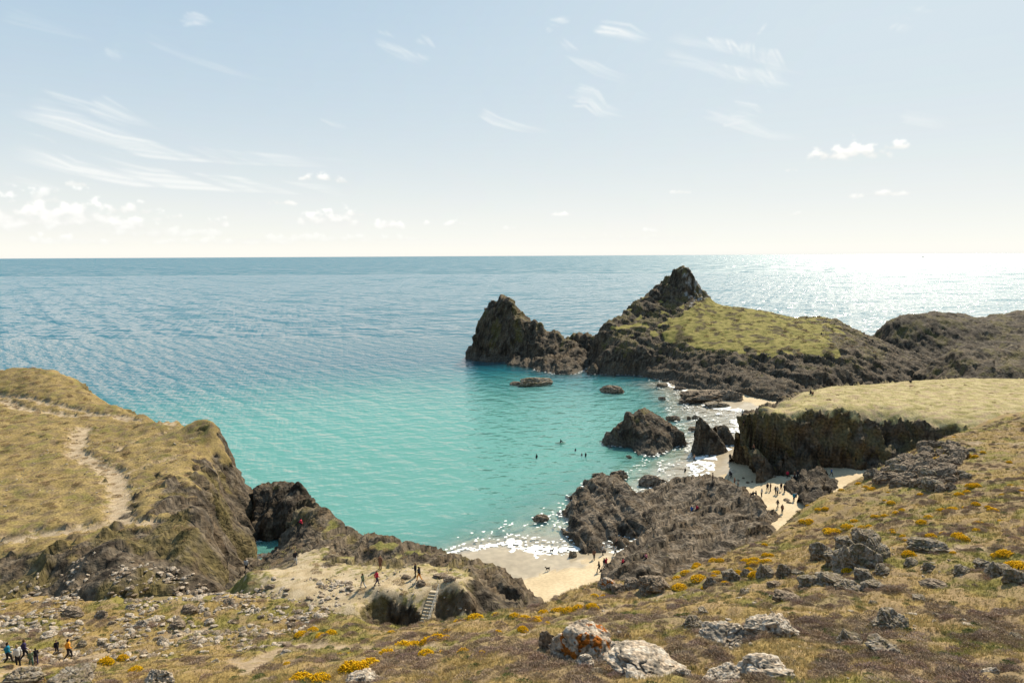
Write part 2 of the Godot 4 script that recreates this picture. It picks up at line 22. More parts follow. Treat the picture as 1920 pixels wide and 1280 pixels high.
const HILLSIDE := [-60, 6, 49.5, -30, 6, 49.5, 0, 6, 49.5, 30, 6, 49.5, 60, 6, 49.5, 95, 6, 49.5, 0, 0, 48.4, -30, -6, 42, 30, -6, 44, 60, -6, 47, -55, -6, 38, -39.2, -42, 22.2, -34.7, -43, 21.7, -28, -41, 22.8, -21.2, -38, 24.8, -14.6, -34, 27.4, -9.1, -30, 30, -4.8, -27, 32, -1.3, -25, 33.3, 1.7, -24, 34, 4.7, -23.5, 34.3, 7.5, -23, 34.6, 10.1, -22.5, 34.9, 12.7, -22, 35.3, 15.1, -21.5, 35.6, 17.4, -21, 35.9, 19.1, -20, 36.5, -38.7, -48, 19.5, -37.1, -53, 17, -33.8, -53, 17.2, -25.5, -46, 20.7, -20, -44, 22.1, -15.2, -41, 24.2, -9.7, -36, 27.3, -5.6, -33, 29.2, -1.6, -29.5, 31.4, 2, -28, 32.3, 5.3, -27, 32.9, 8.4, -26, 33.5, 11.4, -25.5, 33.8, 15.4, -25, 34.1, 19.2, -24, 34.7, -51.3, -58, 15.7, -43.2, -57.5, 16, -37.1, -58.5, 15.6, -30.2, -56.5, 16.5, -24.2, -54.5, 17.4, -17.1, -51, 19.4, -10.8, -46, 22.3, -6, -44, 23.6, -1.1, -39, 26.8, 2.5, -35, 29.3, 6.7, -34, 30, 10.6, -33, 30.7, 14.5, -32.5, 31.1, 19.3, -31.5, 31.7, 23.9, -30, 32.5, -55.5, -63, 15, -47.1, -63, 15, -40.4, -64, 14.7, -32, -63, 14.9, -24.8, -62, 15.1, -19.7, -62, 15.1, -14.6, -58, 17, -11.7, -58, 16.5, -9.1, -61, 15.1, -6.5, -60, 16.2, -1.4, -58, 18.1, -0.1, -50, 21.5, 2.6, -62, 16.6, 4.2, -52, 21.3, 7.1, -46, 24.6, 10, -42, 26.8, 13.1, -41, 27.7, 17.8, -40, 28.5, 23.2, -38, 29.6, 28.5, -36, 30.6, -59.7, -68, 14.3, -51, -68.5, 14, -43.1, -68.5, 14, -35.5, -68, 13.9, -30, -71, 13.2, -24.4, -70, 13.1, -18.7, -66, 14, -15.5, -63, 14.9, 5.9, -67, 15.4, 9.7, -70, 14.8, 13.3, -68, 15.7, 17.3, -70, 15.6, 19.3, -72, 15.3, 9.3, -60, 18.4, 13.5, -57, 20.2, 18.5, -58, 21, 24, -76, 14.8, 27.9, -79, 14.6, 33.4, -85, 13.8, 39.2, -92, 13.3, 44, -97, 13.1, 49.5, -102, 12.7, 55.2, -107, 13.2, 60.7, -111, 13.9, 69.5, -117, 15, 77.2, -122, 15.5, 83.7, -126, 15.8, 94.2, -134, 15.9, 104.2, -142, 15.5, 113.2, -148, 14.9, 130.3, -150, 15, 24, -64, 19.6, 31.7, -72, 18.2, 20.9, -52, 23.5, 23.4, -53, 23.9, 39, -80, 17.4, 25.2, -48, 26.5, 26.7, -44, 27.9, 29, -42, 28.9, 31.5, -40, 30.2, 35.4, -66, 22, 31.4, -52, 26.1, 35, -51, 27, 39.2, -50, 27.9, 41.3, -46, 29.2, 43.2, -74, 21.1, 42.9, -66, 23.6, 46.2, -64, 24.9, 48.3, -62, 25.7, 51.8, -58, 27.2, 50.2, -90, 17.9, 54, -88, 19.3, 55.6, -82, 21.4, 59.4, -80, 22.7, 63.8, -76, 24, 65.2, -104, 17.2, 69.1, -100, 19.2, 74, -98, 20.6, 81.7, -96, 21.2, 81.7, -116, 18.1, 89.1, -116, 19, 96.8, -112, 20, -7.6, -54, 18.8, -7.1, -50, 21.1, -10.2, -55, 18.1, -5.1, -54, 19.2, -4.7, -50, 21.3, -2.8, -54, 19.6, -2.6, -50, 21.7, -11.4, -52, 19.6, -13.6, -54, 19, -16.6, -55, 18.2, 3.4, -72, 6, -0.2, -72, 6, -3.7, -70, 7, -7.5, -67.5, 8.5, -10, -66.5, 9.3, -13.4, -66, 9, 11.2, -80, 6, 15.7, -80, 5, 20.3, -82, 5, 23.4, -84, 5, 29.5, -90, 4, 35, -95, 4, 41.6, -102, 4, 48.3, -110, 4, 57.4, -118, 4, 66.2, -124, 3, 76.8, -132, 3, 86.6, -138, 6, 96.1, -143, 11, 109.1, -152, 13, 5.3, -82, 0, 13.2, -90, 0, 24.1, -95, 0, 36, -105, 0, 49.9, -118, 0, 62.2, -128, 0, 76.9, -138, 0, -4.2, -80, 3, -10.6, -78, 5, -16.6, -76, 7, -26, -78, 8, -35.2, -80, 8, -43.8, -80, 8, -57, -80, 8, -70.2, -80, 8, 123.7, -165, 10, 144.8, -165, 10, 95, -150, 6]
const BEACH := [-10.8, -108.4, 0, -9, -109.8, 0, -6.5, -111.7, 0, -4.5, -112.3, 0, -1.1, -112.5, 0, 2.2, -111.6, 0, 3.4, -110.1, 0, 6.1, -109.6, 0, 9, -109.4, 0, 3.1, -98.5, 0.5, -0.2, -103.2, 0.3, 8.4, -104.8, 0.4, 9.5, -98.1, 1, 2.8, -91, 1.4, 12.6, -104.3, 0.6, 14.5, -108.9, 0.3, 16.8, -109.3, 0.1, 18.8, -113.3, -0.3, 2.5, -80, 2.2, 13.2, -85, 2.5, -8, -85, 1, 44.1, -158.7, 0, 47.7, -152.6, 0.1, 43.8, -147.3, 0.1, 49.4, -159.5, 0, 59.2, -178.3, -0.2, 54.3, -168.7, 0.1, 55.3, -166.4, 0.5, 49.4, -144.5, 1, 53.2, -137.5, 1.6, 63, -144.9, 2, 75.3, -146.1, 2.5, 50.6, -122.6, 2.2, 54.5, -156, 1, 29, -138.5, -0.1, 37.4, -150.1, -0.2, 28.8, -149.3, -0.5, 48.3, -110, 3, 68.8, -125, 3.2, 27.7, -100, 2.5, 41.1, -115, 2, 61.1, -216.2, -0.2, 69.4, -209.9, -0.2, 75.8, -219, 0.1, 82.6, -231.1, 0.7, 89.2, -234, 1, 74.3, -243.4, 0.5, 69.5, -258, 0.3, 62.2, -266.5, 0, 57.4, -258.7, -0.4, 65.8, -223.7, 0, 82, -224.2, 0.7, 97.8, -228, 1.2, 127.2, -232, 1, 52, -197.7, -0.6, 48.7, -179.2, -0.3, 39.8, -165.4, -0.5, 28.6, -162.5, -0.9, 21.1, -164.9, -1.6, 20.8, -186.6, -2.2, 11, -153.4, -1.8, 4.1, -131.5, -1, 7.5, -117.3, -0.5, -1.2, -120.3, -0.7, -6.1, -121.3, -1.1, -10.9, -119.2, -1.2, -13.6, -117.6, -1.5, -1.3, -136.4, -1.7, -12.3, -135.3, -2.4, -23.6, -137, -3, -28, -131.4, -3, 5.4, -173.6, -2.8, -8.3, -167.3, -3.6, -24.8, -170.1, -4.4, -41, -163.1, -4.8, -59.3, -179.1, -5.6, -81.6, -212, -7, -46.2, -221.7, -6.2, -19.2, -216.4, -5, 6.9, -219, -4, 26.6, -239.9, -3.4, 44.2, -253.5, -2.4, 35.2, -278.5, -3, 8.3, -265.1, -4.6, -17.8, -277.5, -7, -47.8, -285.5, -8.5, -83.4, -291.3, -9.5, -121.5, -299.6, -11, -176.5, -337.2, -13, -16.9, -354, -8.5, -38.4, -442.9, -12.5, -87.1, -424.4, -13, -159.8, -440.3, -15, -237.7, -456.4, -17, 9.6, -306.7, -4.5, -46.2, -117.3, -2.2, -58.1, -155.4, -6, -41.8, -142.5, -5, 79.6, -420, -18, 187.5, -440, -18, 291.8, -440, -18, -0.1, -430, -18, -122.4, -430, -19, -258.4, -430, -20, -394.3, -430, -20, -232.5, -250, -18, -165.5, -240, -15, 152.6, -260, -1, 206.5, -250, -2, 218.6, -350, -8, 377.4, -460, -18]

# Where things stand, x and z in metres
const GORSE := [64.3, -144.5, 1.9, 40.6, -86.2, 1.4, 35.6, -72.5, 2.8, 28.5, -73.8, 0.8, 25.8, -66.5, 1.3, 23.9, -66, 1.6, 37, -81.8, 0.8, 38.9, -74.5, 1, 41.4, -73, 1.3, 42.9, -73, 1.2, 50.1, -80.8, 0.9, 50.4, -92.8, 1.2, 45.4, -68.5, 1.4, 55.2, -78, 1.6, 53.3, -71.5, 0.8, 47.7, -68, 1.2, 47.8, -66, 0.6, 55.9, -72.2, 0.8, 37.8, -54.5, 1.5, 42.4, -59.5, 0.9, 34.6, -56, 0.5, 35.4, -59.2, 0.6, 33.3, -49.2, 0.5, 35.7, -46.8, 1.8, 32.9, -42.5, 2, 40.8, -74, 0.7, 38.6, -58.5, 0.7, 44.8, -60, 0.7, 78.7, -118.5, 0.9, 18, -67.5, 1.1, 24.1, -67, 1.4, 16.2, -59.2, 2, 16.8, -56.8, 0.7, 20.2, -71.2, 1.1, 22, -69, 0.9, 7.7, -61.2, 0.9, 6.3, -51.2, 1.3, 4.9, -52, 1.5, 3.8, -54, 1.2, 2.5, -53.2, 1.1, 1.8, -49.5, 0.8, 2.5, -47.5, 0.6, 8.5, -61, 0.7, 16.7, -66, 0.9, -6.3, -43, 2.4, -8.6, -32.8, 2.5, -15.4, -52.2, 1.2, -7.4, -37.2, 0.9, -10.5, -41, 1.2, -4.6, -33.5, 0.9, -3.8, -34.5, 0.7, -2.6, -32.8, 0.7, -1.6, -32, 0.5, -5, -48, 0.7, -1.1, -44.5, 0.8, -2.8, -54.8, 1.8, -4.6, -55, 1.3, -1.5, -55.2, 0.8, 0.6, -42.8, 0.8, 1.4, -51.2, 1.4, -4.7, -44.2, 0.6, -9.9, -51.8, 0.8, 0.1, -53, 0.9, -32.2, -42.2, 1.4, -31.2, -48, 1.4, -26.8, -45, 1.1, -30.8, -50.2, 0.8, -17.8, -54.5, 1.4, -15, -52, 1.3, -13.7, -38.5, 0.6, -10.1, -31, 1.6]
const BOULDERS := [3, -28.2, 2.83, 2.07, 0, 1.7, -30, 0.85, 1.55, 2, 5.1, -24, 3.22, 0.77, 0, 4.6, -29.2, 1.46, 0.54, 0, 6.3, -23.5, 0.71, 0.59, 0, 7.8, -23.2, 1.66, 0.7, 0, 9.2, -23, 2.03, 0.93, 0, 9.9, -30.3, 2.65, 1.01, 0, 12.2, -29.8, 2.61, 1.54, 0, 9.8, -35, 1.4, 0.93, 1, 3, -26.5, 0.8, 0.53, 0, 3.2, -24.5, 0.58, 0.29, 1, -6.7, -27.8, 1.54, 0.7, 0, -32, -41, 2.2, 0.89, 1, -28.2, -40.2, 3.04, 0.81, 1, -20.9, -36.8, 1.85, 0.93, 0, 12.9, -59.5, 2.85, 1.87, 2, 11.9, -62.2, 2.05, 1.33, 2, 9.1, -63, 1.77, 1.35, 1, 10.1, -62, 1.53, 1.13, 2, 14.2, -59.8, 1.08, 0.69, 0, 17.1, -56.2, 1.2, 1.02, 1, 19.4, -57.2, 1.98, 1.32, 1, 21.5, -55.2, 1.54, 1.45, 1, 22.7, -54.2, 1.16, 1.52, 1, 20.9, -58, 1.05, 0.86, 1, 26.7, -53.5, 2.2, 1.84, 1, 25.7, -49, 2.66, 2.5, 1, 26.3, -48.5, 2.39, 2.23, 1, 28.6, -50.8, 2.08, 2.17, 1, 31, -60.2, 2.46, 1.77, 1, 32.6, -59.8, 2.74, 1.76, 1, 27.3, -57.5, 1.98, 1.89, 1, 26.8, -46.8, 1.54, 0.92, 1, 34.1, -64, 1.78, 1.15, 2, 22.4, -45.5, 2.25, 0.98, 1, 21.1, -46, 1.59, 0.99, 1, 22.7, -43.5, 1.79, 0.72, 1, 24.7, -45.2, 1.71, 0.97, 1, 24, -43, 1.42, 0.64, 1, 33, -51.5, 2.7, 1.1, 1, 34.4, -55.5, 1.36, 0.64, 1, 32.4, -44.5, 1.32, 0.8, 1, 31, -41, 1.75, 1.21, 1, 30.2, -38.8, 1.28, 1.09, 1, 29.7, -42.8, 1.06, 0.7, 1, 24.3, -38.2, 1.14, 0.44, 1, 22.4, -28.5, 0.62, 0.33, 1, 16.3, -21.5, 0.61, 0.36, 0, 18.3, -31, 1.6, 1.03, 1, 15.7, -26.8, 1.57, 0.81, 1, 15.4, -29.2, 1.22, 0.83, 1, 29.7, -46.2, 0.84, 0.53, 1, 29.4, -47.8, 1.1, 0.63, 1, 27, -41.2, 1.63, 0.48, 2, 21.7, -38.8, 0.58, 0.32, 1, 17.5, -41.2, 1.7, 0.61, 2, 16.8, -47, 0.85, 0.54, 1, 11.8, -39.8, 0.86, 0.46, 1, 22.3, -33.8, 0.56, 0.22, 1, 22.1, -31, 0.57, 0.21, 0, 21.5, -35.2, 0.41, 0.23, 0, 23.4, -53, 1.13, 0.7, 1, 21, -51.8, 1.28, 0.6, 2, 11, -44.8, 0.74, 0.44, 2, -7.1, -73.8, 1.58, 0.61, 2, -10.6, -74, 1.1, 0.98, 2, -8.6, -75.8, 1.87, 0.5, 2, -12.6, -76, 1.13, 0.5, 2, -21.1, -45, 0.68, 0.45, 0, -16.3, -45.5, 0.99, 0.53, 0, -20.4, -58.8, 0.88, 0.68, 2, -44, -63.8, 2.11, 0.95, 2, -40.5, -63.2, 1.36, 1.15, 2, -42.2, -57.8, 1.35, 0.48, 0, -39.2, -65.5, 1.08, 0.54, 0, -32.7, -64.5, 1.5, 0.85, 2, -29.6, -67.2, 1.33, 0.67, 2, -27.9, -74, 1.22, 0.61, 2, -30.5, -55.2, 1.1, 0.55, 0, -31.5, -60, 1.49, 0.7, 2, -37.9, -56, 0.75, 0.56, 1, -36.4, -56.5, 0.94, 0.66, 1, -45.4, -60.5, 1.11, 0.5, 0, -48.9, -62.5, 1.04, 0.52, 0, -25.7, -64.2, 1.06, 0.53, 0, -29.1, -61.2, 1.12, 0.61, 0, -35.3, -60.5, 1.31, 0.6, 0]
const OUTCROP := [54.3, -91, 53.7, -87.5, 53.2, -84.5, 56, -86.2, 59.6, -90.2, 56.9, -96.8, 60.2, -99.8, 58.2, -93.2, 61.3, -95.8, 65.5, -100, 69.5, -104.2, 69.2, -107.8, 66.9, -106.8, 65.2, -106.8, 63.2, -106.2, 58, -100, 54.1, -94.5, 52.7, -94, 54.8, -99.2, 56.4, -85.2, 72.1, -111.8, 72.3, -109.2, 70.9, -112, 52.7, -80.5, 56.5, -89.2, 57.9, -102.8, 65.6, -97.8, 56.1, -92.2, 62.7, -101.2, 53.2, -90.2, 70.8, -105, 69.8, -106.8]
const PEOPLE := [[-39, -49.2, "walk", 1, 0], [-37.7, -48.5, "stand", 2, 0], [-39.7, -51.8, "walk", 3, 0], [-37.7, -49.8, "child", 4, 5], [-37.8, -50.5, "child", 0, 3], [-38.6, -54, "child", 0, 0], [-37.3, -53.5, "walk", 6, 0], [-27.3, -81.5, "walk", 0, 2], [-16.9, -72.8, "walk", 4, 2], [-15.4, -73, "walk", 7, 3], [-16.2, -79.2, "stand", 8, 8], [-11.5, -76.2, "stand", 0, 0], [-10.9, -75.2, "walk", 0, 6], [-36.4, -88.5, "stand", 2, 0], [-30, -92.8, "sit", 7, 0], [33.1, -121.5, "sit", 9, 0], [34.1, -121.8, "sit", 7, 0], [16.4, -97.5, "sit", 7, 0], [20.3, -99, "sit", 10, 0], [13.4, -101.2, "walk", 0, 0], [14.3, -102.5, "walk", 0, 2], [14.7, -102.8, "walk", 7, 0], [15, -108.8, "stand", 2, 0], [17, -108.5, "walk", 2, 11], [13.3, -106.8, "walk", 8, 0], [17.9, -112.8, "child", 11, 11], [52.7, -160.6, "stand", 0, 0], [52.8, -154.5, "walk", 0, 0], [52.9, -153.5, "walk", 2, 0], [52.8, -152.2, "walk", 0, 8], [48.3, -146.8, "walk", 0, 0], [48.7, -147, "child", 0, 0], [47.5, -141.2, "stand", 8, 0], [44.5, -130.2, "child", 11, 11], [52.5, -135.8, "walk", 0, 0], [53, -135.5, "stand", 8, 0], [53.2, -133.2, "walk", 0, 0], [53.4, -132.8, "stand", 2, 0], [55, -135, "walk", 0, 8], [55.2, -133.8, "stand", 0, 0], [59.5, -143, "stand", 7, 11], [60.3, -141.2, "walk", 8, 0], [60.2, -139.5, "stand", 0, 0], [68.9, -142.8, "walk", 9, 0], [52.9, -145.5, "walk", 8, 0], [53.6, -143.8, "stand", 0, 0], [46.7, -127.7, "sit", 0, 0], [49.4, -133.5, "sit", 0, 0], [50, -132.2, "stand", 2, 11], [50.4, -125, "walk", 0, 0], [50.1, -122, "stand", 8, 11], [56.3, -131, "sit", 2, 0], [54.8, -128.2, "stand", 1, 0], [40.3, -133, "stand", 11, 11], [44.5, -162.4, "stand", 11, 0], [77.3, -173.8, "sit", 0, 0], [77.4, -172.6, "sit", 8, 0], [112.8, -190, "sit", 0, 0]]
const BATHERS := [[6, -165.7, "wade"], [12.9, -178.8, "board"], [16.3, -172.2, "swim"], [17.5, -167.8, "swim"], [18.4, -166.9, "wade"], [40.2, -154.1, "wade"]]
const DOGS := [[6.5, -110.5], [67.9, -142.8], [5.5, -102.8]]
const PATH_HILL := [[-15.6, -37.8, -18.6, -48.2, -17.1, -51, -12.5, -46.2, -9.6, -43.8, -6.4, -42, -3.2, -37.5, -1.1, -38.8, 1.3, -42.5, 3.5, -43, 6.7, -48.5, 9.7, -54, 12.7, -57.5, 14.7, -58, 16.1, -56.2], [-36.7, -45.5, -37, -49, -36.7, -52.8, -34.4, -54, -33.6, -55.8, -31.4, -57.8, -28.9, -59.8], [38.6, -49.2, 37.5, -50.5, 36.1, -51.5, 34.6, -51.8], [81.9, -106.5, 77.7, -107.8, 76, -110.2], [-20.5, -47, -16.1, -39.8]]
const PATH_HEAD := [[-117.6, -154, -107, -146.5, -94.3, -143.5, -90.1, -144.8, -83.1, -143, -69.4, -135.8], [-120, -157.2, -108.3, -152.8, -94.5, -147.2, -90.1, -144.8], [-85, -132, -80.3, -123, -74.9, -114, -69.1, -110, -63, -104.8, -56.6, -95, -51.6, -86], [-63.2, -80.5, -58.3, -83, -51.3, -85.5, -46.3, -86, -43, -85.8], [-63, -104.8, -61.5, -105.8, -59.2, -110, -58.1, -112.8], [-69.9, -115.2, -69.1, -119.5, -68.3, -127.5, -67.4, -131.5]]
const PATH_TERR := [[-25.7, -77.8, -20.1, -75.8, -15.9, -73.8, -11.3, -75.5, -7.5, -74], [-20.3, -71.8, -16.4, -73, -12.5, -75], [-24.4, -73.5, -18.8, -70.8], [-30.5, -87.2, -27.4, -80, -22.7, -76]]
const SKERRIES := [8.8, -261.2, 12, 2.5, 2.4, -262.5, 5.4, 1.2, 36.8, -246.9, 7.5, 2.4, 57.2, -257.7, 4.9, 1.2, 65.9, -230.4, 18.3, 3.3, 75.3, -230.2, 11, 4, 68, -222, 9.9, 1.4, 49, -203.9, 4.2, 1.3, 54.2, -205.1, 1.3, 0.7, 56.4, -205.8, 2, 0.8, 52, -191.6, 3.1, 0.9, 23.9, -149, 3.8, 1.9, 19.5, -150.5, 2.9, 0.6, 31.2, -143.5, 5.8, 2.3, 5.3, -124.8, 2.8, 1, 9.8, -108.3, 1.5, 1.2, 62.7, -251.2, 4, 1, 52.6, -234.3, 2.6, 0.9, 29.1, -165.3, 1.6, 0.5]
const BEACH_STONES := [57.1, -144.5, 1.09, 0.44, 50.8, -145.5, 0.77, 0.33, 49.2, -144, 0.87, 0.33, 50.6, -142, 0.77, 0.33, 51.6, -142.2, 0.55, 0.33, 48.9, -138.8, 0.77, 0.33, 47.5, -145.5, 0.55, 0.22, 53.8, -129.2, 1.53, 0.44, 53.6, -127.5, 1.09, 0.33, 59, -146, 0.44, 0.22]
const CIRRUS := [[[-27.74, 15.61, -26.11, 14.8, -24.07, 14.08, -21.19, 13.52, -17.41, 12.94], 0.35, 0.2, 0.16], [[-35.32, 15.87, -32.47, 15.41, -29.4, 15.05, -26.11, 14.8], 0.5, 0.3, 0.12], [[-35.87, 9.27, -32.97, 9, -29.89, 8.2, -25.51, 7.84, -20.75, 7.62, -16.86, 7.5, -11.13, 7.37], 0.7, 0.25, 0.55], [[-34.37, 10.1, -31.38, 9.73, -28.19, 8.94, -25.49, 8.21], 0.9, 0.6, 0.3], [[-30.52, 10.69, -28.47, 9.75, -26.46, 9.4], 0.9, 0.5, 0.4], [[-36.05, 7.09, -34.33, 6.88, -32.26, 6.14, -28.41, 5.62, -23.12, 5.46, -18.55, 5.28, -10.36, 4.93], 1.1, 0.25, 0.6], [[-30.95, 6.84, -28.67, 6.72, -26.67, 6.08], 0.9, 0.6, 0.4], [[-36.2, 5.21, -33.27, 5.02, -28.12, 4.89], 0.5, 0.3, 0.35], [[-10.63, 16.6, -9.2, 15.99, -7.97, 15.4, -6.72, 14.79], 0.9, 1, 0.35], [[-7.31, 16.54, -6.69, 15.81, -6.07, 15.26], 0.6, 0.4, 0.25], [[-14.9, 11.28, -13.92, 10.55, -12.7, 10.12], 0.5, 0.3, 0.25], [[-2.49, 11.59, -1.21, 10.79, 0.96, 10.17, 3.56, 9.82], 0.6, 0.25, 0.35], [[3.96, 16.39, 5.25, 15.23, 7.37, 14.2, 9.91, 13.33], 0.6, 0.3, 0.3], [[3.11, 17.71, 3.96, 17.88, 4.72, 18], 0.6, 0.5, 0.6], [[6.71, 17.24, 8.6, 16.98, 9.85, 16.62, 11.09, 16.18], 0.6, 0.5, 0.6], [[12.33, 16.03, 14.77, 15.32, 16.37, 14.64, 18.37, 13.38, 20.32, 12.29, 22.22, 11.58], 1.6, 0.8, 0.35], [[15.94, 15.96, 17.15, 14.77, 17.97, 13.78], 1.2, 0.8, 0.5], [[18.28, 15.76, 17.92, 14.89, 18.35, 13.75, 19.54, 12.91], 0.9, 0.5, 0.45], [[19.26, 15.13, 19.68, 14, 20.67, 12.82, 21.82, 12.16], 0.8, 0.4, 0.4], [[20.01, 15.24, 20.43, 14.12, 21.22, 13.13], 0.5, 0.3, 0.35], [[5.05, 12.72, 6.33, 12.48, 7.41, 11.46, 9.11, 10.81], 0.8, 0.3, 0.4], [[15.3, 10.92, 17.71, 10.01, 20.08, 8.9, 23.46, 8.41], 0.5, 0.25, 0.25], [[17.3, 10.61, 18.47, 10.54, 19.26, 10.1], 0.8, 0.6, 0.4], [[28.96, 9.51, 30.62, 8.99, 32.54, 8.28], 0.5, 0.3, 0.2], [[28.61, 15.4, 29.37, 16.11, 29.99, 16.34], 0.9, 0.9, 0.2], [[-24.43, 16.76, -23.54, 16.8, -22.66, 16.66], 0.6, 0.5, 0.45], [[-29.48, 14.05, -28.69, 13.7], 0.6, 0.6, 0.2]]
const CUMULUS := [[-34.68, 2.36, 6.71, 2.46, 0.8], [-31.9, 2.53, 4.92, 2.24, 0.8], [-36.13, 2.44, 3.58, 2.24, 0.8], [-33.5, 3.94, 2.68, 1.12, 0.5], [-29.14, 2.21, 2.68, 1.34, 0.8], [-28.9, 3.35, 3.13, 0.98, 0.7], [-26.87, 2.82, 1.34, 0.72, 0.6], [-23.02, 2.49, 1.61, 0.98, 0.9], [-25.8, 3.04, 0.81, 0.36, 0.6], [-18.28, 4.19, 2.5, 0.63, 0.9], [-14.82, 2.78, 4.92, 1.34, 0.8], [-12.72, 3.34, 1.79, 0.63, 0.8], [-10.09, 2.38, 2.68, 0.89, 0.8], [-6.97, 2.68, 0.72, 0.27, 0.6], [-4.66, 2.6, 2.06, 0.45, 0.7], [-15.31, 6.09, 3.49, 0.54, 0.8], [-13.68, 5.92, 0.89, 0.36, 0.8], [4.01, 3.33, 2.42, 0.31, 0.8], [25.68, 7.13, 5.81, 1.25, 1], [28.58, 7.52, 2.24, 0.54, 0.9], [26.18, 4.2, 1.52, 0.4, 0.7], [28.43, 4.26, 2.86, 0.49, 0.7], [21.85, 6.34, 0.89, 0.27, 0.6], [13.62, 4.95, 1.79, 0.36, 0.5], [22.22, 3.08, 1.07, 0.27, 0.5], [-33.25, 1.15, 4.03, 0.72, 0.5], [-31.36, 1.05, 3.58, 0.45, 0.4], [-26.24, 1.67, 8.95, 0.89, 0.4], [-22.61, 1.09, 10.74, 0.63, 0.35], [-17.13, 1.3, 11.63, 0.72, 0.35], [-11.31, 1.39, 8.95, 0.45, 0.3], [11.3, 1.96, 1.34, 0.45, 0.5], [0.05, 2.23, 1.79, 0.36, 0.4], [8.39, 1.39, 13.42, 0.36, 0.25], [-32.03, 5.08, 1.34, 0.45, 0.6]]

var fields := {}
var mats := {}
var tex := {}
var nz := {}
var taken := {}
var boxes := {}
var poses := {}
var started := 0

class Field:
	var x0 := 0.0
	var z0 := 0.0
	var step := 1.0
	var nx := 0
	var nzn := 0
	var h := PackedFloat32Array()
	func at(x: float, z: float) -> float:
		var u := clampf((x - x0) / step, 0.0, nx - 1.001)
		var v := clampf((z - z0) / step, 0.0, nzn - 1.001)
		var i := int(u)
		var j := int(v)
		u -= i
		v -= j
		var k := j * nx + i
		return lerpf(lerpf(h[k], h[k + 1], u), lerpf(h[k + nx], h[k + nx + 1], u), v)


func make_noise(called: String, type: int, freq: float, octaves := 4, fractal := FastNoiseLite.FRACTAL_FBM) -> FastNoiseLite:
	var n := FastNoiseLite.new()
	n.noise_type = type
	n.frequency = freq
	n.fractal_type = fractal if octaves > 1 else FastNoiseLite.FRACTAL_NONE
	n.fractal_octaves = octaves
	n.seed = called.hash() % 10000
	nz[called] = n
	return n


# A smooth surface through survey points (multiquadric interpolation), sampled on a grid
func survey(data: Array, soft: float, x0: float, x1: float, z0: float, z1: float, step: float) -> Field:
	var n := data.size() / 3
	var px := PackedFloat64Array()
	var pz := PackedFloat64Array()
	var rows: Array[PackedFloat64Array] = []
	var mean := 0.0
	for i in n:
		px.append(data[i * 3])
		pz.append(data[i * 3 + 1])
		mean += data[i * 3 + 2] / float(n)
	for i in n:
		var r := PackedFloat64Array()
		r.resize(n + 1)
		for j in n:
			var dx := px[i] - px[j]
			var dz := pz[i] - pz[j]
			r[j] = sqrt(dx * dx + dz * dz + soft * soft)
		r[i] -= 0.04
		r[n] = data[i * 3 + 2] - mean
		rows.append(r)
	for c in n:
		var best := c
		for i in range(c + 1, n):
			if absf(rows[i][c]) > absf(rows[best][c]):
				best = i
		var swap := rows[c]
		rows[c] = rows[best]
		rows[best] = swap
		var pivot := rows[c]
		for i in range(c + 1, n):
			var row := rows[i]
			var f := row[c] / pivot[c]
			if f != 0.0:
				for j in range(c, n + 1):
					row[j] -= f * pivot[j]
				rows[i] = row
	var w := PackedFloat64Array()
	w.resize(n)
	for c in range(n - 1, -1, -1):
		var s := rows[c][n]
		for j in range(c + 1, n):
			s -= rows[c][j] * w[j]
		w[c] = s / rows[c][c]
	var f := Field.new()
	f.x0 = x0
	f.z0 = z0
	f.step = step
	f.nx = int(ceil((x1 - x0) / step)) + 1
	f.nzn = int(ceil((z1 - z0) / step)) + 1
	f.h.resize(f.nx * f.nzn)
	var lines: Array[PackedFloat32Array] = []
	lines.resize(f.nzn)
	var ss := soft * soft
	var work := func(j: int) -> void:
		var line := PackedFloat32Array()
		line.resize(f.nx)
		var z := z0 + j * step
		for i in f.nx:
			var x := x0 + i * step
			var s := mean
			for k in n:
				var dx := x - px[k]
				var dz := z - pz[k]
				s += w[k] * sqrt(dx * dx + dz * dz + ss)
			line[i] = s
		lines[j] = line
	WorkerThreadPool.wait_for_group_task_completion(WorkerThreadPool.add_group_task(work, f.nzn))
	var all := PackedFloat32Array()
	for line in lines:
		all.append_array(line)
	f.h = all
	return f


func bounds(data: Array) -> Array:
	var b := [1e9, -1e9, 1e9, -1e9]
	for i in data.size() / 3:
		b[0] = minf(b[0], data[i * 3])
		b[1] = maxf(b[1], data[i * 3])
		b[2] = minf(b[2], data[i * 3 + 1])
		b[3] = maxf(b[3], data[i * 3 + 1])
	return b


func node(called: String, parent: Node = self) -> Node3D:
	var o := Node3D.new()
	o.name = numbered(called) if parent == self else called
	parent.add_child(o, true)
	return o


func numbered(called: String) -> String:
	var n: int = taken.get(called, 0)
	taken[called] = n + 1
	return called if n == 0 else "%s_%03d" % [called, n]


func mesh_node(called: String, mesh: Mesh, material: Material, parent: Node = self) -> MeshInstance3D:
	var o := MeshInstance3D.new()
	o.name = numbered(called) if parent == self else called
	o.mesh = mesh
	o.material_override = material
	parent.add_child(o, true)
	return o


func tag(o: Node, label: String, category := "", group := "", kind := "") -> Node:
	if label:
		o.set_meta("label", label)
	if category:
		o.set_meta("category", category)
	if group:
		o.set_meta("group", group)
	if kind:
		o.set_meta("kind", kind)
	return o


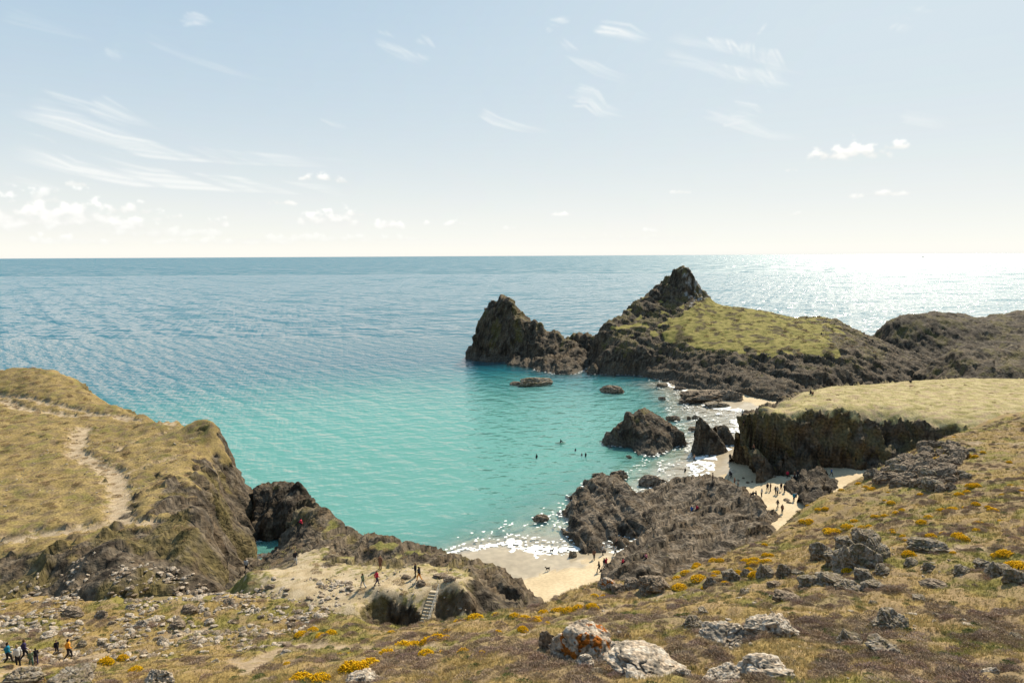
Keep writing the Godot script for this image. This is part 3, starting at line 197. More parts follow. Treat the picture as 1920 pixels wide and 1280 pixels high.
func arrays_mesh(v: PackedVector3Array, c: PackedColorArray, idx: PackedInt32Array, smooth := true) -> ArrayMesh:
	# keep only the used vertices
	var map := PackedInt32Array()
	map.resize(v.size())
	map.fill(-1)
	var v2 := PackedVector3Array()
	var c2 := PackedColorArray()
	var i2 := PackedInt32Array()
	i2.resize(idx.size())
	for k in idx.size():
		var a := idx[k]
		if map[a] < 0:
			map[a] = v2.size()
			v2.append(v[a])
			if c.size():
				c2.append(c[a])
		i2[k] = map[a]
	var arr := []
	arr.resize(Mesh.ARRAY_MAX)
	arr[Mesh.ARRAY_VERTEX] = v2
	if c.size():
		arr[Mesh.ARRAY_COLOR] = c2
	arr[Mesh.ARRAY_INDEX] = i2
	var m := ArrayMesh.new()
	m.add_surface_from_arrays(Mesh.PRIMITIVE_TRIANGLES, arr)
	var st := SurfaceTool.new()
	st.create_from(m, 0)
	if not smooth:
		st.deindex()
	st.generate_normals()
	return st.commit()


func noise_texture(type: int, freq: float, octaves: int, size := 1024, lo := 0.0, hi := 1.0, fractal := FastNoiseLite.FRACTAL_FBM, seed_ := 1, stretch := 1.0) -> ImageTexture:
	var n := FastNoiseLite.new()
	n.noise_type = type
	n.frequency = freq
	n.fractal_type = fractal
	n.fractal_octaves = octaves
	n.seed = seed_
	var im := n.get_seamless_image(size, int(size * stretch), false, false, 0.12, true)
	if stretch != 1.0:
		im.resize(size, size, Image.INTERPOLATE_CUBIC)
	im.convert(Image.FORMAT_L8)
	if lo != 0.0 or hi != 1.0:
		var d := im.get_data()
		for i in d.size():
			d[i] = int(255.0 * lerpf(lo, hi, d[i] / 255.0))
		im = Image.create_from_data(size, size, false, Image.FORMAT_L8, d)
	return ImageTexture.create_from_image(im)


func ground_material(called: String, color_tex: Texture2D, height_tex: Texture2D, tile: float, relief_cm: float, rough := 0.95) -> StandardMaterial3D:
	var m := StandardMaterial3D.new()
	m.resource_name = called
	m.vertex_color_use_as_albedo = true
	m.albedo_texture = color_tex
	m.uv1_triplanar = true
	m.uv1_world_triplanar = true
	m.uv1_scale = Vector3.ONE / tile
	m.roughness = rough
	m.metallic_specular = 0.25
	if height_tex:
		m.heightmap_enabled = true
		m.heightmap_texture = height_tex
		m.heightmap_scale = relief_cm
	mats[called] = m
	return m


func plain(called: String, c: Color, rough := 0.9, spec := 0.3) -> StandardMaterial3D:
	var m := StandardMaterial3D.new()
	m.resource_name = called
	m.albedo_color = c.linear_to_srgb()
	m.roughness = rough
	m.metallic_specular = spec
	mats[called] = m
	return m


# How much rock is broken up at a point: blocks, ledges along the dip and grain
func rock_relief(p: Vector3, big: float, fine: float, ls: float, strike: Vector2) -> float:
	var across := p.x * strike.x + p.z * strike.y
	var along := p.z * strike.x - p.x * strike.y
	var lump: float = nz.lump.get_noise_3dv(p)
	var bed: float = (across * 0.8 + p.y * 0.6) * ls * 0.33 + lump * 0.55 + nz.spot.get_noise_2d(along * 0.12, across * 0.3) * 0.3
	var slab: float = bed - floorf(bed)
	var thin: float = bed * 3.3 + 0.37
	thin -= floorf(thin)
	var r := lump * big * 1.2
	r += (slab * slab - 0.35) * big * 1.15
	r += (thin - 0.5) * big * 0.32
	var joint: float = nz.joint.get_noise_3d(across * 0.8 * ls, p.y * 0.5 * ls, along * 0.2 * ls)
	r -= big * 0.4 * (1.0 - smoothstep(-1.0, -0.85, joint))
	r += nz.grain.get_noise_3dv(p) * fine
	return r


# Distance to the nearest of some lines, on a grid
func line_distance(lines: Array, b: Array, step: float, reach: float, wider := []) -> Field:
	var f := Field.new()
	f.x0 = b[0]
	f.z0 = b[2]
	f.step = step
	f.nx = int((b[1] - b[0]) / step) + 2
	f.nzn = int((b[3] - b[2]) / step) + 2
	f.h.resize(f.nx * f.nzn)
	f.h.fill(reach)
	for which in lines.size():
		var line: Array = lines[which]
		var extra: float = wider[which] if wider else 0.0
		for k in line.size() / 2 - 1:
			var a := Vector2(line[k * 2], line[k * 2 + 1])
			var c := Vector2(line[k * 2 + 2], line[k * 2 + 3])
			var i0 := maxi(0, int((minf(a.x, c.x) - reach - f.x0) / step))
			var i1 := mini(f.nx - 1, int((maxf(a.x, c.x) + reach - f.x0) / step))
			var j0 := maxi(0, int((minf(a.y, c.y) - reach - f.z0) / step))
			var j1 := mini(f.nzn - 1, int((maxf(a.y, c.y) + reach - f.z0) / step))
			for j in range(j0, j1 + 1):
				for i in range(i0, i1 + 1):
					var q := Vector2(f.x0 + i * step, f.z0 + j * step)
					var dd := q.distance_to(Geometry2D.get_closest_point_to_segment(q, a, c)) - extra
					if dd < f.h[j * f.nx + i]:
						f.h[j * f.nx + i] = dd
	return f


# One land mass: a surveyed surface broken up by relief; its triangles are sorted into rock (0), turf (1) and trodden path or wet sand (2)
func land_mass(key: String, data: Array, opt: Dictionary) -> Dictionary:
	var b := bounds(data)
	var cell: float = opt.get("cell", 0.5)
	if opt.has("box"):
		b = opt.box
	var f := survey(data, opt.get("soft", 1.0), b[0], b[1], b[2], b[3], opt.get("step", cell * 2.0))
	var nx := int((b[1] - b[0]) / cell) + 1
	var nzn := int((b[3] - b[2]) / cell) + 1
	var cut: float = opt.get("cut", -2.5)
	var big: float = opt.get("big", 1.2)
	var fine: float = opt.get("fine", 0.2)
	var ls: float = opt.get("ledge", 1.0)
	var strike := Vector2.from_angle(deg_to_rad(opt.get("strike", 25.0)))
	var turf_slope: float = opt.get("turf", 0.8)
	var turf_low: float = opt.get("turf_low", 9.0)
	var roll: float = opt.get("roll", 0.35)
	var paint: Callable = opt.paint
	var has_paths: bool = opt.has("paths")
	var paths: Field = line_distance(opt.paths, b, 0.5, 9.0, opt.get("path_extra", [])) if has_paths else null
	var wide: float = opt.get("path_width", 0.7)
	var sunk: float = opt.get("path_sunk", 0.3)
	var has_bare: bool = opt.has("bare")
	var bare = opt.get("bare", null)
	var wet: float = opt.get("wet", -1000.0)
	var rows := []
	rows.resize(nzn)
	var work := func(j: int) -> void:
		var rv := PackedVector3Array()
		var rc := PackedColorArray()
		var rt := PackedByteArray()
		rv.resize(nx)
		rc.resize(nx)
		rt.resize(nx)
		var e := f.step * 0.5
		for i in nx:
			var x: float = b[0] + i * cell
			var z: float = b[2] + j * cell
			var h := f.at(x, z)
			if absf(x) > 14.0 - z * 0.84:      # well outside the view
				rv[i] = Vector3(x, -1000.0, z)
				continue
			if h < cut - 4.0:
				rv[i] = Vector3(x, h, z)
				continue
			var gx := (f.at(x + e, z) - f.at(x - e, z)) / (2.0 * e)
			var gz := (f.at(x, z + e) - f.at(x, z - e)) / (2.0 * e)
			var n := Vector3(-gx, 1.0, -gz).normalized()
			var p := Vector3(x, h, z)
			var wob: float = nz.patch.get_noise_2d(x, z)
			var rock := (turf_slope - n.y) * 5.0 + 0.5 + wob * 1.2 + clampf((turf_low - h) * 0.6, -1.0, 2.0)
			if has_bare:
				rock += bare.call(p)
			rock = clampf(rock, 0.0, 1.0)
			var kind := 1 if rock < 0.5 else 0
			var soft: float = nz.soft.get_noise_2d(x, z)
			var trod := 0.0
			if has_paths:
				var dist: float = paths.at(x, z) + nz.spot.get_noise_2d(x * 1.7, z * 1.7) * wide * 1.1
				trod = 1.0 - smoothstep(wide * 0.6, wide * 1.6, dist)
				if dist < wide and rock < 0.75:
					kind = 2
			elif h < wet + wob * 0.25 and kind == 1:
				kind = 2
			p += n * (rock_relief(p, big, fine, ls, strike) * lerpf(0.05, 1.0, smoothstep(0.25, 0.8, rock)) * (1.0 - trod) + soft * lerpf(roll, 0.1, rock) * (1.0 - trod * 0.7) - trod * sunk)
			rv[i] = p
			rt[i] = kind
			rc[i] = paint.call(p, n, kind, wob)
		rows[j] = [rv, rc, rt]
	WorkerThreadPool.wait_for_group_task_completion(WorkerThreadPool.add_group_task(work, nzn))
	var v := PackedVector3Array()
	var c := PackedColorArray()
	var kinds := PackedByteArray()
	for r in rows:
		v.append_array(r[0])
		c.append_array(r[1])
		kinds.append_array(r[2])
	var idx := [PackedInt32Array(), PackedInt32Array(), PackedInt32Array()]
	var tri := PackedInt32Array([0, 0, 0])
	for j in nzn - 1:
		for i in nx - 1:
			var k := j * nx + i
			if v[k].y < -900.0 or v[k + 1].y < -900.0 or v[k + nx].y < -900.0 or v[k + nx + 1].y < -900.0:
				continue
			if v[k].y < cut and v[k + 1].y < cut and v[k + nx].y < cut and v[k + nx + 1].y < cut:
				continue
			var ka := kinds[k + 1] if kinds[k + 1] == kinds[k + nx] else kinds[k]
			var kb := kinds[k + 1] if kinds[k + 1] == kinds[k + nx] else kinds[k + nx + 1]
			idx[ka].append(k)
			idx[ka].append(k + 1)
			idx[ka].append(k + nx)
			idx[kb].append(k + 1)
			idx[kb].append(k + nx + 1)
			idx[kb].append(k + nx)
	var g := Field.new()
	g.x0 = b[0]
	g.z0 = b[2]
	g.step = cell
	g.nx = nx
	g.nzn = nzn
	g.h.resize(v.size())
	for k in v.size():
		g.h[k] = v[k].y
	fields[key] = g
	boxes[key] = b
	return {"v": v, "c": c, "idx": idx}


func place_mass(key: String, called: String, data: Array, opt: Dictionary) -> Node3D:
	var d := land_mass(key, data, opt)
	var names: Array = opt.get("parts", ["cliff", "turf", "path"])
	var used := []
	for k in 3:
		if d.idx[k].size() > 60:
			used.append(k)
	var o: Node3D
	if used.size() == 1:
		o = mesh_node(called, arrays_mesh(d.v, d.c, d.idx[used[0]]), mats[opt.mats[used[0]]])
	else:
		o = node(called)
		for k in used:
			mesh_node(names[k], arrays_mesh(d.v, d.c, d.idx[k]), mats[opt.mats[k]], o)
	if opt.has("label"):
		tag(o, opt.label, opt.category, opt.get("group", ""))
	else:
		tag(o, "", "", "", "structure")
	return o


func ground_at(x: float, z: float, keys: Array) -> float:
	var best := -100.0
	for k in keys:
		var b: Array = boxes[k]
		if x > b[0] and x < b[1] and z > b[2] and z < b[3]:
			best = maxf(best, fields[k].at(x, z))
	return best


func mixc(a: Color, b: Color, t: float) -> Color:
	return a.lerp(b, clampf(t, 0.0, 1.0))


const DARK := Color(0.052, 0.041, 0.030)
const BROWN := Color(0.190, 0.140, 0.088)
const GREY := Color(0.27, 0.222, 0.165)
const LICHEN := Color(0.20, 0.165, 0.06)


func paint_rock(p: Vector3, n: Vector3, wob: float, bright: float) -> Color:
	var g: float = nz.tone.get_noise_3dv(p)
	var bed: float = (p.x * 0.72 + p.y * 0.6 + p.z * 0.34) * 0.45 + nz.lump.get_noise_3dv(p) * 1.5
	bed -= floorf(bed)
	var c := mixc(DARK, BROWN, bright + g * 1.3 + (bed - 0.5) * 0.7)
	c = mixc(c, LICHEN, smoothstep(0.0, 0.3, wob) * (0.75 if p.y > 9.0 + g * 8.0 else 0.0))
	c = mixc(c, GREY, smoothstep(0.1, 0.3, nz.spot.get_noise_3dv(p)) * 0.6)
	return c


func paint_stack(p: Vector3, n: Vector3, kind: int, wob: float) -> Color:
	if kind == 1:
		return mixc(Color(0.17, 0.145, 0.05), Color(0.27, 0.22, 0.085), 0.5 + nz.tone.get_noise_3dv(p) * 1.3 + wob * 0.6)
	var c := paint_rock(p, n, wob, 0.42)
	if p.y < 2.6 + nz.spot.get_noise_3dv(p) * 2.5:
		c = mixc(c, Color(0.17, 0.145, 0.11), 0.75)
	return c


func paint_black(p: Vector3, n: Vector3, _kind: int, wob: float) -> Color:
	return paint_rock(p, n, wob, 0.12)


func paint_reef(p: Vector3, n: Vector3, _kind: int, wob: float) -> Color:
	var c := paint_rock(p, n, wob, 0.42)
	var s: float = nz.tone.get_noise_3d(p.x * 1.5 + 40.0, p.y * 1.5, p.z * 1.5)
	return mixc(c, Color(0.36, 0.29, 0.215), smoothstep(-0.05, 0.3, s) * 0.75)


func paint_island(p: Vector3, n: Vector3, kind: int, wob: float) -> Color:
	if kind == 1:
		var g: float = nz.tone.get_noise_3dv(p)
		return mixc(mixc(Color(0.24, 0.22, 0.055), Color(0.38, 0.32, 0.10), 0.5 + g * 1.5), Color(0.12, 0.095, 0.045), smoothstep(0.15, 0.4, wob))
	var c := paint_stack(p, n, kind, wob)
	# bird lime on the pinnacle
	if p.y > 24.0 and p.x > 84.0 and nz.spot.get_noise_3d(p.x * 0.8, p.y * 0.35, p.z * 0.8) > 0.02 + absf(p.x - 92.0) * 0.02:
		c = Color(0.48, 0.46, 0.43)
	return c


func paint_plateau(p: Vector3, n: Vector3, kind: int, wob: float) -> Color:
	var g: float = nz.tone.get_noise_2d(p.x, p.z)
	if kind == 1:
		var c := mixc(Color(0.46, 0.385, 0.175), Color(0.60, 0.50, 0.26), 0.5 + g * 1.2 + wob * 0.5)
		return mixc(c, Color(0.30, 0.26, 0.085), smoothstep(0.1, 0.3, nz.spot.get_noise_2d(p.x * 0.35, p.z * 0.5) + wob * 0.4) * 0.6).lerp(Color(0.50, 0.37, 0.235), smoothstep(0.22, 0.32, nz.spot.get_noise_2d(p.x * 0.5 + 80.0, p.z * 0.7) - wob * 0.3) * 0.7)
	var r := paint_rock(p, n, wob, 0.65)
	r = mixc(r, Color(0.22, 0.175, 0.085), smoothstep(-0.15, 0.2, nz.patch.get_noise_3d(p.x * 1.4, p.y * 2.0, p.z)) * (0.85 if p.y > 5.0 + g * 4.0 else 0.0))
	return r


func paint_headland(p: Vector3, n: Vector3, kind: int, wob: float) -> Color:
	var g: float = nz.tone.get_noise_2d(p.x, p.z)
	var s: float = nz.spot.get_noise_2d(p.x, p.z)
	if kind == 2:
		return mixc(Color(0.60, 0.475, 0.32), Color(0.47, 0.355, 0.225), 0.5 + s * 1.6)
	if kind == 1:
		var c := mixc(Color(0.30, 0.22, 0.085), Color(0.40, 0.295, 0.125), 0.5 + g * 1.3)
		c = mixc(c, Color(0.24, 0.22, 0.065), smoothstep(0.1, 0.4, wob) * 0.6)
		return mixc(c, Color(0.24, 0.17, 0.105), smoothstep(0.12, 0.35, s + wob * 0.3) * 0.75)
	var r := paint_rock(p, n, wob, 0.5)
	r = mixc(r, Color(0.33, 0.27, 0.20), smoothstep(0.05, 0.3, nz.spot.get_noise_3d(p.x, p.y + 50.0, p.z)) * 0.4)
	return mixc(r, Color(0.20, 0.155, 0.06), smoothstep(0.05, 0.25, wob + nz.spot.get_noise_2d(p.x, p.z) * 0.3) * 0.7)


func paint_terrace(p: Vector3, n: Vector3, kind: int, wob: float) -> Color:
	var s: float = nz.spot.get_noise_2d(p.x, p.z)
	if kind == 2:
		return mixc(Color(0.58, 0.47, 0.31), Color(0.48, 0.375, 0.225), 0.4 + s * 1.8)
	if kind == 1:
		var c := mixc(Color(0.23, 0.215, 0.065), Color(0.46, 0.365, 0.18), 0.5 + wob * 1.2 + s)
		return c
	var r := paint_rock(p, n, wob, 0.6)
	return mixc(r, Color(0.29, 0.23, 0.16), smoothstep(0.0, 0.3, nz.spot.get_noise_3d(p.x, p.y + 50.0, p.z)) * (0.7 if p.x < -18.0 else 0.35))


# What grows where on the near slope: x heather, y green grass, z straw, w brown earth
func hill_cover(x: float, z: float) -> Vector4:
	var a: float = nz.patch.get_noise_2d(x * 1.3 + 300.0, z * 1.3)
	var g: float = nz.patch.get_noise_2d(x * 0.8 - 200.0, z * 0.8)
	var s: float = nz.spot.get_noise_2d(x * 0.7, z * 0.7)
	var near := smoothstep(-44.0, -30.0, z)
	var left := smoothstep(-8.0, -22.0, x)
	var right := smoothstep(8.0, 20.0, x)
	var heather := smoothstep(0.02, 0.22, a + s * 0.3 + near * 0.16 - left * 0.22 - right * 0.05)
	var green := smoothstep(0.0, 0.3, g + left * 0.16 - near * 0.1)
	var earth := smoothstep(0.1, 0.35, s * 0.7 - a * 0.5 + right * 0.12 * smoothstep(-75.0, -45.0, z))
	return Vector4(heather, green, 1.0, earth)


func paint_hill(p: Vector3, _n: Vector3, kind: int, _wob: float) -> Color:
	var s: float = nz.spot.get_noise_2d(p.x, p.z)
	if kind == 2:
		return mixc(Color(0.50, 0.385, 0.26), Color(0.37, 0.275, 0.17), 0.5 + s * 1.6)
	var k := hill_cover(p.x, p.z)
	var c := mixc(Color(0.39, 0.275, 0.105), Color(0.275, 0.235, 0.065), k.y)
	c = mixc(c, Color(0.38, 0.265, 0.15), k.w * 0.8)
	return mixc(c, Color(0.31, 0.225, 0.135), k.x * 0.7)


func paint_sand(p: Vector3, _n: Vector3, kind: int, wob: float) -> Color:
	var g: float = nz.tone.get_noise_2d(p.x * 0.6, p.z * 0.6)
	if p.y < -4.0:
		return mixc(Color(0.42, 0.36, 0.26), Color(0.10, 0.11, 0.07), smoothstep(0.15, 0.3, wob + g * 0.4))
	if p.y < -0.6:
		return mixc(Color(0.50, 0.42, 0.29), Color(0.16, 0.15, 0.10), smoothstep(0.28, 0.36, wob + g * 0.5))
	if kind == 2:
		return mixc(Color(0.42, 0.35, 0.245), Color(0.37, 0.305, 0.21), 0.5 + g)
	return mixc(Color(0.60, 0.485, 0.32), Color(0.52, 0.41, 0.26), 0.5 + g * 1.4)


# ---------------------------------------------------------------- sky
func build_sky() -> Sky:
	var w := 512
	var h := 256
	var im := Image.create(w, h, false, Image.FORMAT_RGB8)
	im.fill(Color(0.93, 0.93, 0.905))
	var sun := sun_towards()
	for y in h / 2:
		var el := 90.0 - (y + 0.5) / h * 180.0
		for x in w:
			var az := ((x + 0.5) / w - 0.5) * TAU
			var e := deg_to_rad(el)
			var dir := Vector3(sin(az) * cos(e), sin(e), -cos(az) * cos(e))
			var gam := rad_to_deg(acos(clampf(dir.dot(sun), -1.0, 1.0)))
			var c := Color(0.96, 0.95, 0.912).lerp(Color(0.59, 0.712, 0.82), 1.0 - exp(-pow(el / 12.5, 1.2)))
			c = c.lerp(Color(0.40, 0.575, 0.75), clampf((el - 16.0) / 60.0, 0.0, 1.0))
			c = c.lerp(Color(0.95, 0.955, 0.935), 0.72 * exp(-pow(gam / 38.0, 2.0)))
			im.set_pixel(x, y, c)
	im.resize(4096, 2048, Image.INTERPOLATE_CUBIC)
	im.convert(Image.FORMAT_RGBA8)
	# clouds: soft stamps in a strip from the horizon to 36 degrees, all the way round
	var sw := 4096
	var sh := 410
	var px := 4096.0 / 360.0
	var alpha := PackedFloat32Array()
	alpha.resize(sw * sh)
	var lit := PackedFloat32Array()
	lit.resize(sw * sh)
	lit.fill(0.97)
	var wisp := make_noise("wisp", FastNoiseLite.TYPE_SIMPLEX, 0.05, 4)
	var puff := make_noise("puff", FastNoiseLite.TYPE_SIMPLEX, 0.055, 4)
	var rng := RandomNumberGenerator.new()
	rng.seed = 11
	var cirrus := CIRRUS.duplicate()
	var heaps := CUMULUS.duplicate()
	for k in 90:      # the same kind of sky goes on outside the view
		var az := rng.randf_range(42.0, 318.0)
		var el := rng.randf_range(6.0, 30.0)
		var l := rng.randf_range(6.0, 18.0)
		cirrus.append([[az, el, az + l * 0.4, el - 1.5, az + l, el - 2.2], rng.randf_range(0.4, 1.2), 0.3, rng.randf_range(0.2, 0.5)])
	for k in 110:
		heaps.append([rng.randf_range(40.0, 320.0), rng.randf_range(0.8, 6.0), rng.randf_range(1.0, 5.0), rng.randf_range(0.3, 1.8), rng.randf_range(0.4, 0.8)])
	var fibres := []
	for s: Array in cirrus:
		fibres.append([s[0], s[1] * 0.8, s[2], s[3] * 0.45])
		for k in 9:       # each streak is a bundle of fine fibres
			var off: float = rng.randfn() * s[1] * 0.55
			var bent := []
			for j in s[0].size() / 2:
				var u: float = float(j) / maxf(1.0, s[0].size() / 2 - 1)
				bent.append(s[0][j * 2] + rng.randfn() * s[1] * 0.4 + off * 0.5)
				bent.append(s[0][j * 2 + 1] + off * (1.0 - 0.7 * u))
			fibres.append([bent, s[1] * rng.randf_range(0.06, 0.22), s[1] * 0.06, s[3] * rng.randf_range(0.5, 1.1)])
	for s: Array in fibres:
		var line: Array = s[0]
		var curve := Curve2D.new()
		for k in line.size() / 2:
			curve.add_point(Vector2((line[k * 2] / 360.0 + 0.5) * sw, sh - line[k * 2 + 1] * px))
		var length := curve.get_baked_length()
		var at := 0.0
		while at < length:
			var t := at / length
			var p := curve.sample_baked(at)
			var r := maxf(1.6, lerpf(s[1], s[2], t) * px * 0.9)
			var strong: float = s[3] * smoothstep(0.0, 0.12, t) * smoothstep(1.0, 0.45, t)
			at += maxf(1.0, r * 0.3)
			for y in range(maxi(0, int(p.y - r)), mini(sh, int(p.y + r) + 1)):
				for x in range(int(p.x - r), int(p.x + r) + 1):
					var dx := (x - p.x) / r
					var dy := (y - p.y) / r
					var q := 1.0 - dx * dx - dy * dy
					if q > 0.0:
						var k := y * sw + posmod(x, sw)
						var n := wisp.get_noise_2d(x * 0.16 - y * 0.25, y * 1.1 - x * 0.28)
						alpha[k] = maxf(alpha[k], minf(0.9, strong * 1.15) * q * clampf(0.55 + n * 1.6, 0.0, 1.0))
	for s: Array in heaps:
		var cx: float = (s[0] / 360.0 + 0.5) * sw
		var base: float = sh - s[1] * px
		var rw: float = s[2] * px * 0.5
		var rh: float = s[3] * px
		for y in range(maxi(0, int(base - rh * 1.5)), mini(sh, int(base + rh * 0.35) + 1)):
			for x in range(int(cx - rw * 1.15), int(cx + rw * 1.15) + 1):
				var dx := (x - cx) / rw
				var up := (base - y) / rh
				var n := puff.get_noise_2d(x, y * 1.5)
				var top := sqrt(maxf(0.0, 1.0 - dx * dx)) * (0.75 + n * 0.9)
				var a := smoothstep(0.0, 0.5, top - up) * smoothstep(-0.25, 0.08, up + n * 0.15) * smoothstep(1.15, 0.8, absf(dx))
				if a > 0.0:
					var k := y * sw + posmod(x, sw)
					a *= minf(1.0, s[4] * 1.2) * clampf(0.9 + n * 0.5, 0.4, 1.0)
					if a > alpha[k]:
						alpha[k] = a
						lit[k] = clampf(0.93 + up * 0.07 + n * 0.05, 0.88, 1.0)
	var bytes := PackedByteArray()
	bytes.resize(sw * sh * 4)
	for k in sw * sh:
		if alpha[k] > 0.004:
			var l := int(255.0 * lit[k])
			bytes[k * 4] = l
			bytes[k * 4 + 1] = l
			bytes[k * 4 + 2] = int(l * 0.985)
			bytes[k * 4 + 3] = int(255.0 * minf(alpha[k], 1.0))
	var over := Image.create_from_data(sw, sh, false, Image.FORMAT_RGBA8, bytes)
	im.blend_rect(over, Rect2i(0, 0, sw, sh), Vector2i(0, 1024 - sh))
	var sky := Sky.new()
	var m := PanoramaSkyMaterial.new()
	m.panorama = ImageTexture.create_from_image(im)
	sky.sky_material = m
	return sky


# ---------------------------------------------------------------- shapes
func ball(level: int) -> Array:
	var t := (1.0 + sqrt(5.0)) / 2.0
	var v := [Vector3(-1, t, 0), Vector3(1, t, 0), Vector3(-1, -t, 0), Vector3(1, -t, 0), Vector3(0, -1, t), Vector3(0, 1, t), Vector3(0, -1, -t), Vector3(0, 1, -t), Vector3(t, 0, -1), Vector3(t, 0, 1), Vector3(-t, 0, -1), Vector3(-t, 0, 1)]
	for i in 12:
		v[i] = v[i].normalized()
	var f := [0, 11, 5, 0, 5, 1, 0, 1, 7, 0, 7, 10, 0, 10, 11, 1, 5, 9, 5, 11, 4, 11, 10, 2, 10, 7, 6, 7, 1, 8, 3, 9, 4, 3, 4, 2, 3, 2, 6, 3, 6, 8, 3, 8, 9, 4, 9, 5, 2, 4, 11, 6, 2, 10, 8, 6, 7, 9, 8, 1]
	for l in level:
		var mids := {}
		var g := []
		for k in range(0, f.size(), 3):
			var m := []
			for e in 3:
				var a: int = f[k + e]
				var b: int = f[k + (e + 1) % 3]
				var id := mini(a, b) * 100000 + maxi(a, b)
				if not mids.has(id):
					mids[id] = v.size()
					v.append((v[a] + v[b]).normalized())
				m.append(mids[id])
			g.append_array([f[k], m[0], m[2], f[k + 1], m[1], m[0], f[k + 2], m[2], m[1], m[0], m[1], m[2]])
		f = g
	for k in range(0, f.size(), 3):   # front faces run clockwise
		var s = f[k + 1]
		f[k + 1] = f[k + 2]
		f[k + 2] = s
	return [v, f]


# A broken block of stone, about 1 across: a ball cut by planes, roughened. kind 0 pale, 1 grey with lichen, 2 brown
func stone_mesh(level: int, seed_: int, cuts: int, rough: float, kind: int, orange := 0.0) -> ArrayMesh:
	var rng := RandomNumberGenerator.new()
	rng.seed = seed_ * 7 + 3
	var planes := []
	for k in cuts:
		planes.append([Vector3(rng.randfn(), rng.randfn() * 0.8, rng.randfn()).normalized(), rng.randf_range(0.30, 0.47)])
	var lay := Vector3(rng.randfn() * 0.4, 1.0, rng.randfn() * 0.4).normalized()
	var b := ball(level)
	var v := PackedVector3Array()
	var c := PackedColorArray()
	var off := Vector3(seed_ * 13.7, seed_ * 5.1, seed_ * 3.3)
	for d: Vector3 in b[0]:
		var r := 0.52
		for p: Array in planes:
			var q := d.dot(p[0])
			if q > 0.05:
				r = minf(r, p[1] / q)
		var w := d * r
		var bed: float = w.dot(lay)
		r += nz.chip.get_noise_3dv(w + off) * rough + nz.grain.get_noise_3dv(w * 9.0 + off) * rough * 0.45
		r += nz.ledge.get_noise_3d(bed * 7.0 + off.x, w.x * 1.5, w.z * 1.5) * rough * 1.1
		r -= rough * 1.3 * smoothstep(0.82, 1.0, 1.0 - absf(nz.chip.get_noise_3dv(w * 0.9 + off * 1.7)) * 2.2)
		w = d * r
		v.append(w)
		var g: float = nz.chip.get_noise_3dv(w * 1.6 + off * 2.0)
		var s: float = nz.grain.get_noise_3dv(w * 5.0 + off)
		var col: Color
		if kind == 0:
			col = mixc(Color(0.74, 0.585, 0.43), Color(0.62, 0.51, 0.385), 0.5 + g * 1.5)
			col = mixc(col, Color(0.80, 0.735, 0.63), smoothstep(0.1, 0.3, s) * 0.7)
			col = mixc(col, Color(0.20, 0.18, 0.15), smoothstep(0.15, 0.35, -s + g * 0.3) * 0.8)
		elif kind == 1:
			col = mixc(Color(0.30, 0.235, 0.165), Color(0.42, 0.335, 0.24), 0.5 + g * 1.5)
			col = mixc(col, Color(0.52, 0.47, 0.39), smoothstep(0.14, 0.26, s) * 0.6)
			col = mixc(col, Color(0.17, 0.15, 0.06), smoothstep(0.1, 0.3, -s) * 0.6)
		else:
			col = mixc(Color(0.32, 0.24, 0.165), Color(0.50, 0.39, 0.28), 0.5 + g * 1.6)
			col = mixc(col, Color(0.11, 0.085, 0.06), smoothstep(0.1, 0.3, s) * 0.7)
		if orange > 0.0 and nz.chip.get_noise_3dv(w * 1.2 + off * 3.0) + d.y * 0.25 + s * 0.5 > 0.42 - orange + nz.grain.get_noise_3dv(w * 12.0) * 0.25:
			col = Color(0.50, 0.16, 0.02)
		c.append(col)
	return arrays_mesh(v, c, PackedInt32Array(b[1]), level > 1)


# Thin upright leaves: n blades in a tuft about 1 high
func tuft_mesh(seed_: int, n: int, spread: float, lean: float, width: float) -> ArrayMesh:
	var rng := RandomNumberGenerator.new()
	rng.seed = seed_
	var st := SurfaceTool.new()
	st.begin(Mesh.PRIMITIVE_TRIANGLES)
	for k in n:
		var a := rng.randf() * TAU
		var base := Vector3(cos(a), 0, sin(a)) * spread * sqrt(rng.randf())
		var out := Vector3(cos(a + rng.randfn() * 0.6), 0, sin(a + rng.randfn() * 0.6))
		var hh := rng.randf_range(0.55, 1.05)
		var side := Vector3(-out.z, 0, out.x) * width
		var mid := base + out * lean * 0.35 + Vector3.UP * hh * 0.6
		var tip := base + out * lean * rng.randf_range(0.7, 1.3) + Vector3.UP * hh * rng.randf_range(0.75, 1.0)
		var tone := rng.randf_range(0.7, 1.15)
		st.set_color(Color(tone, tone, tone))
		for p in [base - side, base + side, mid + side * 0.7, base - side, mid + side * 0.7, mid - side * 0.7, mid - side * 0.7, mid + side * 0.7, tip]:
			st.add_vertex(p)
	st.generate_normals()
	return st.commit()


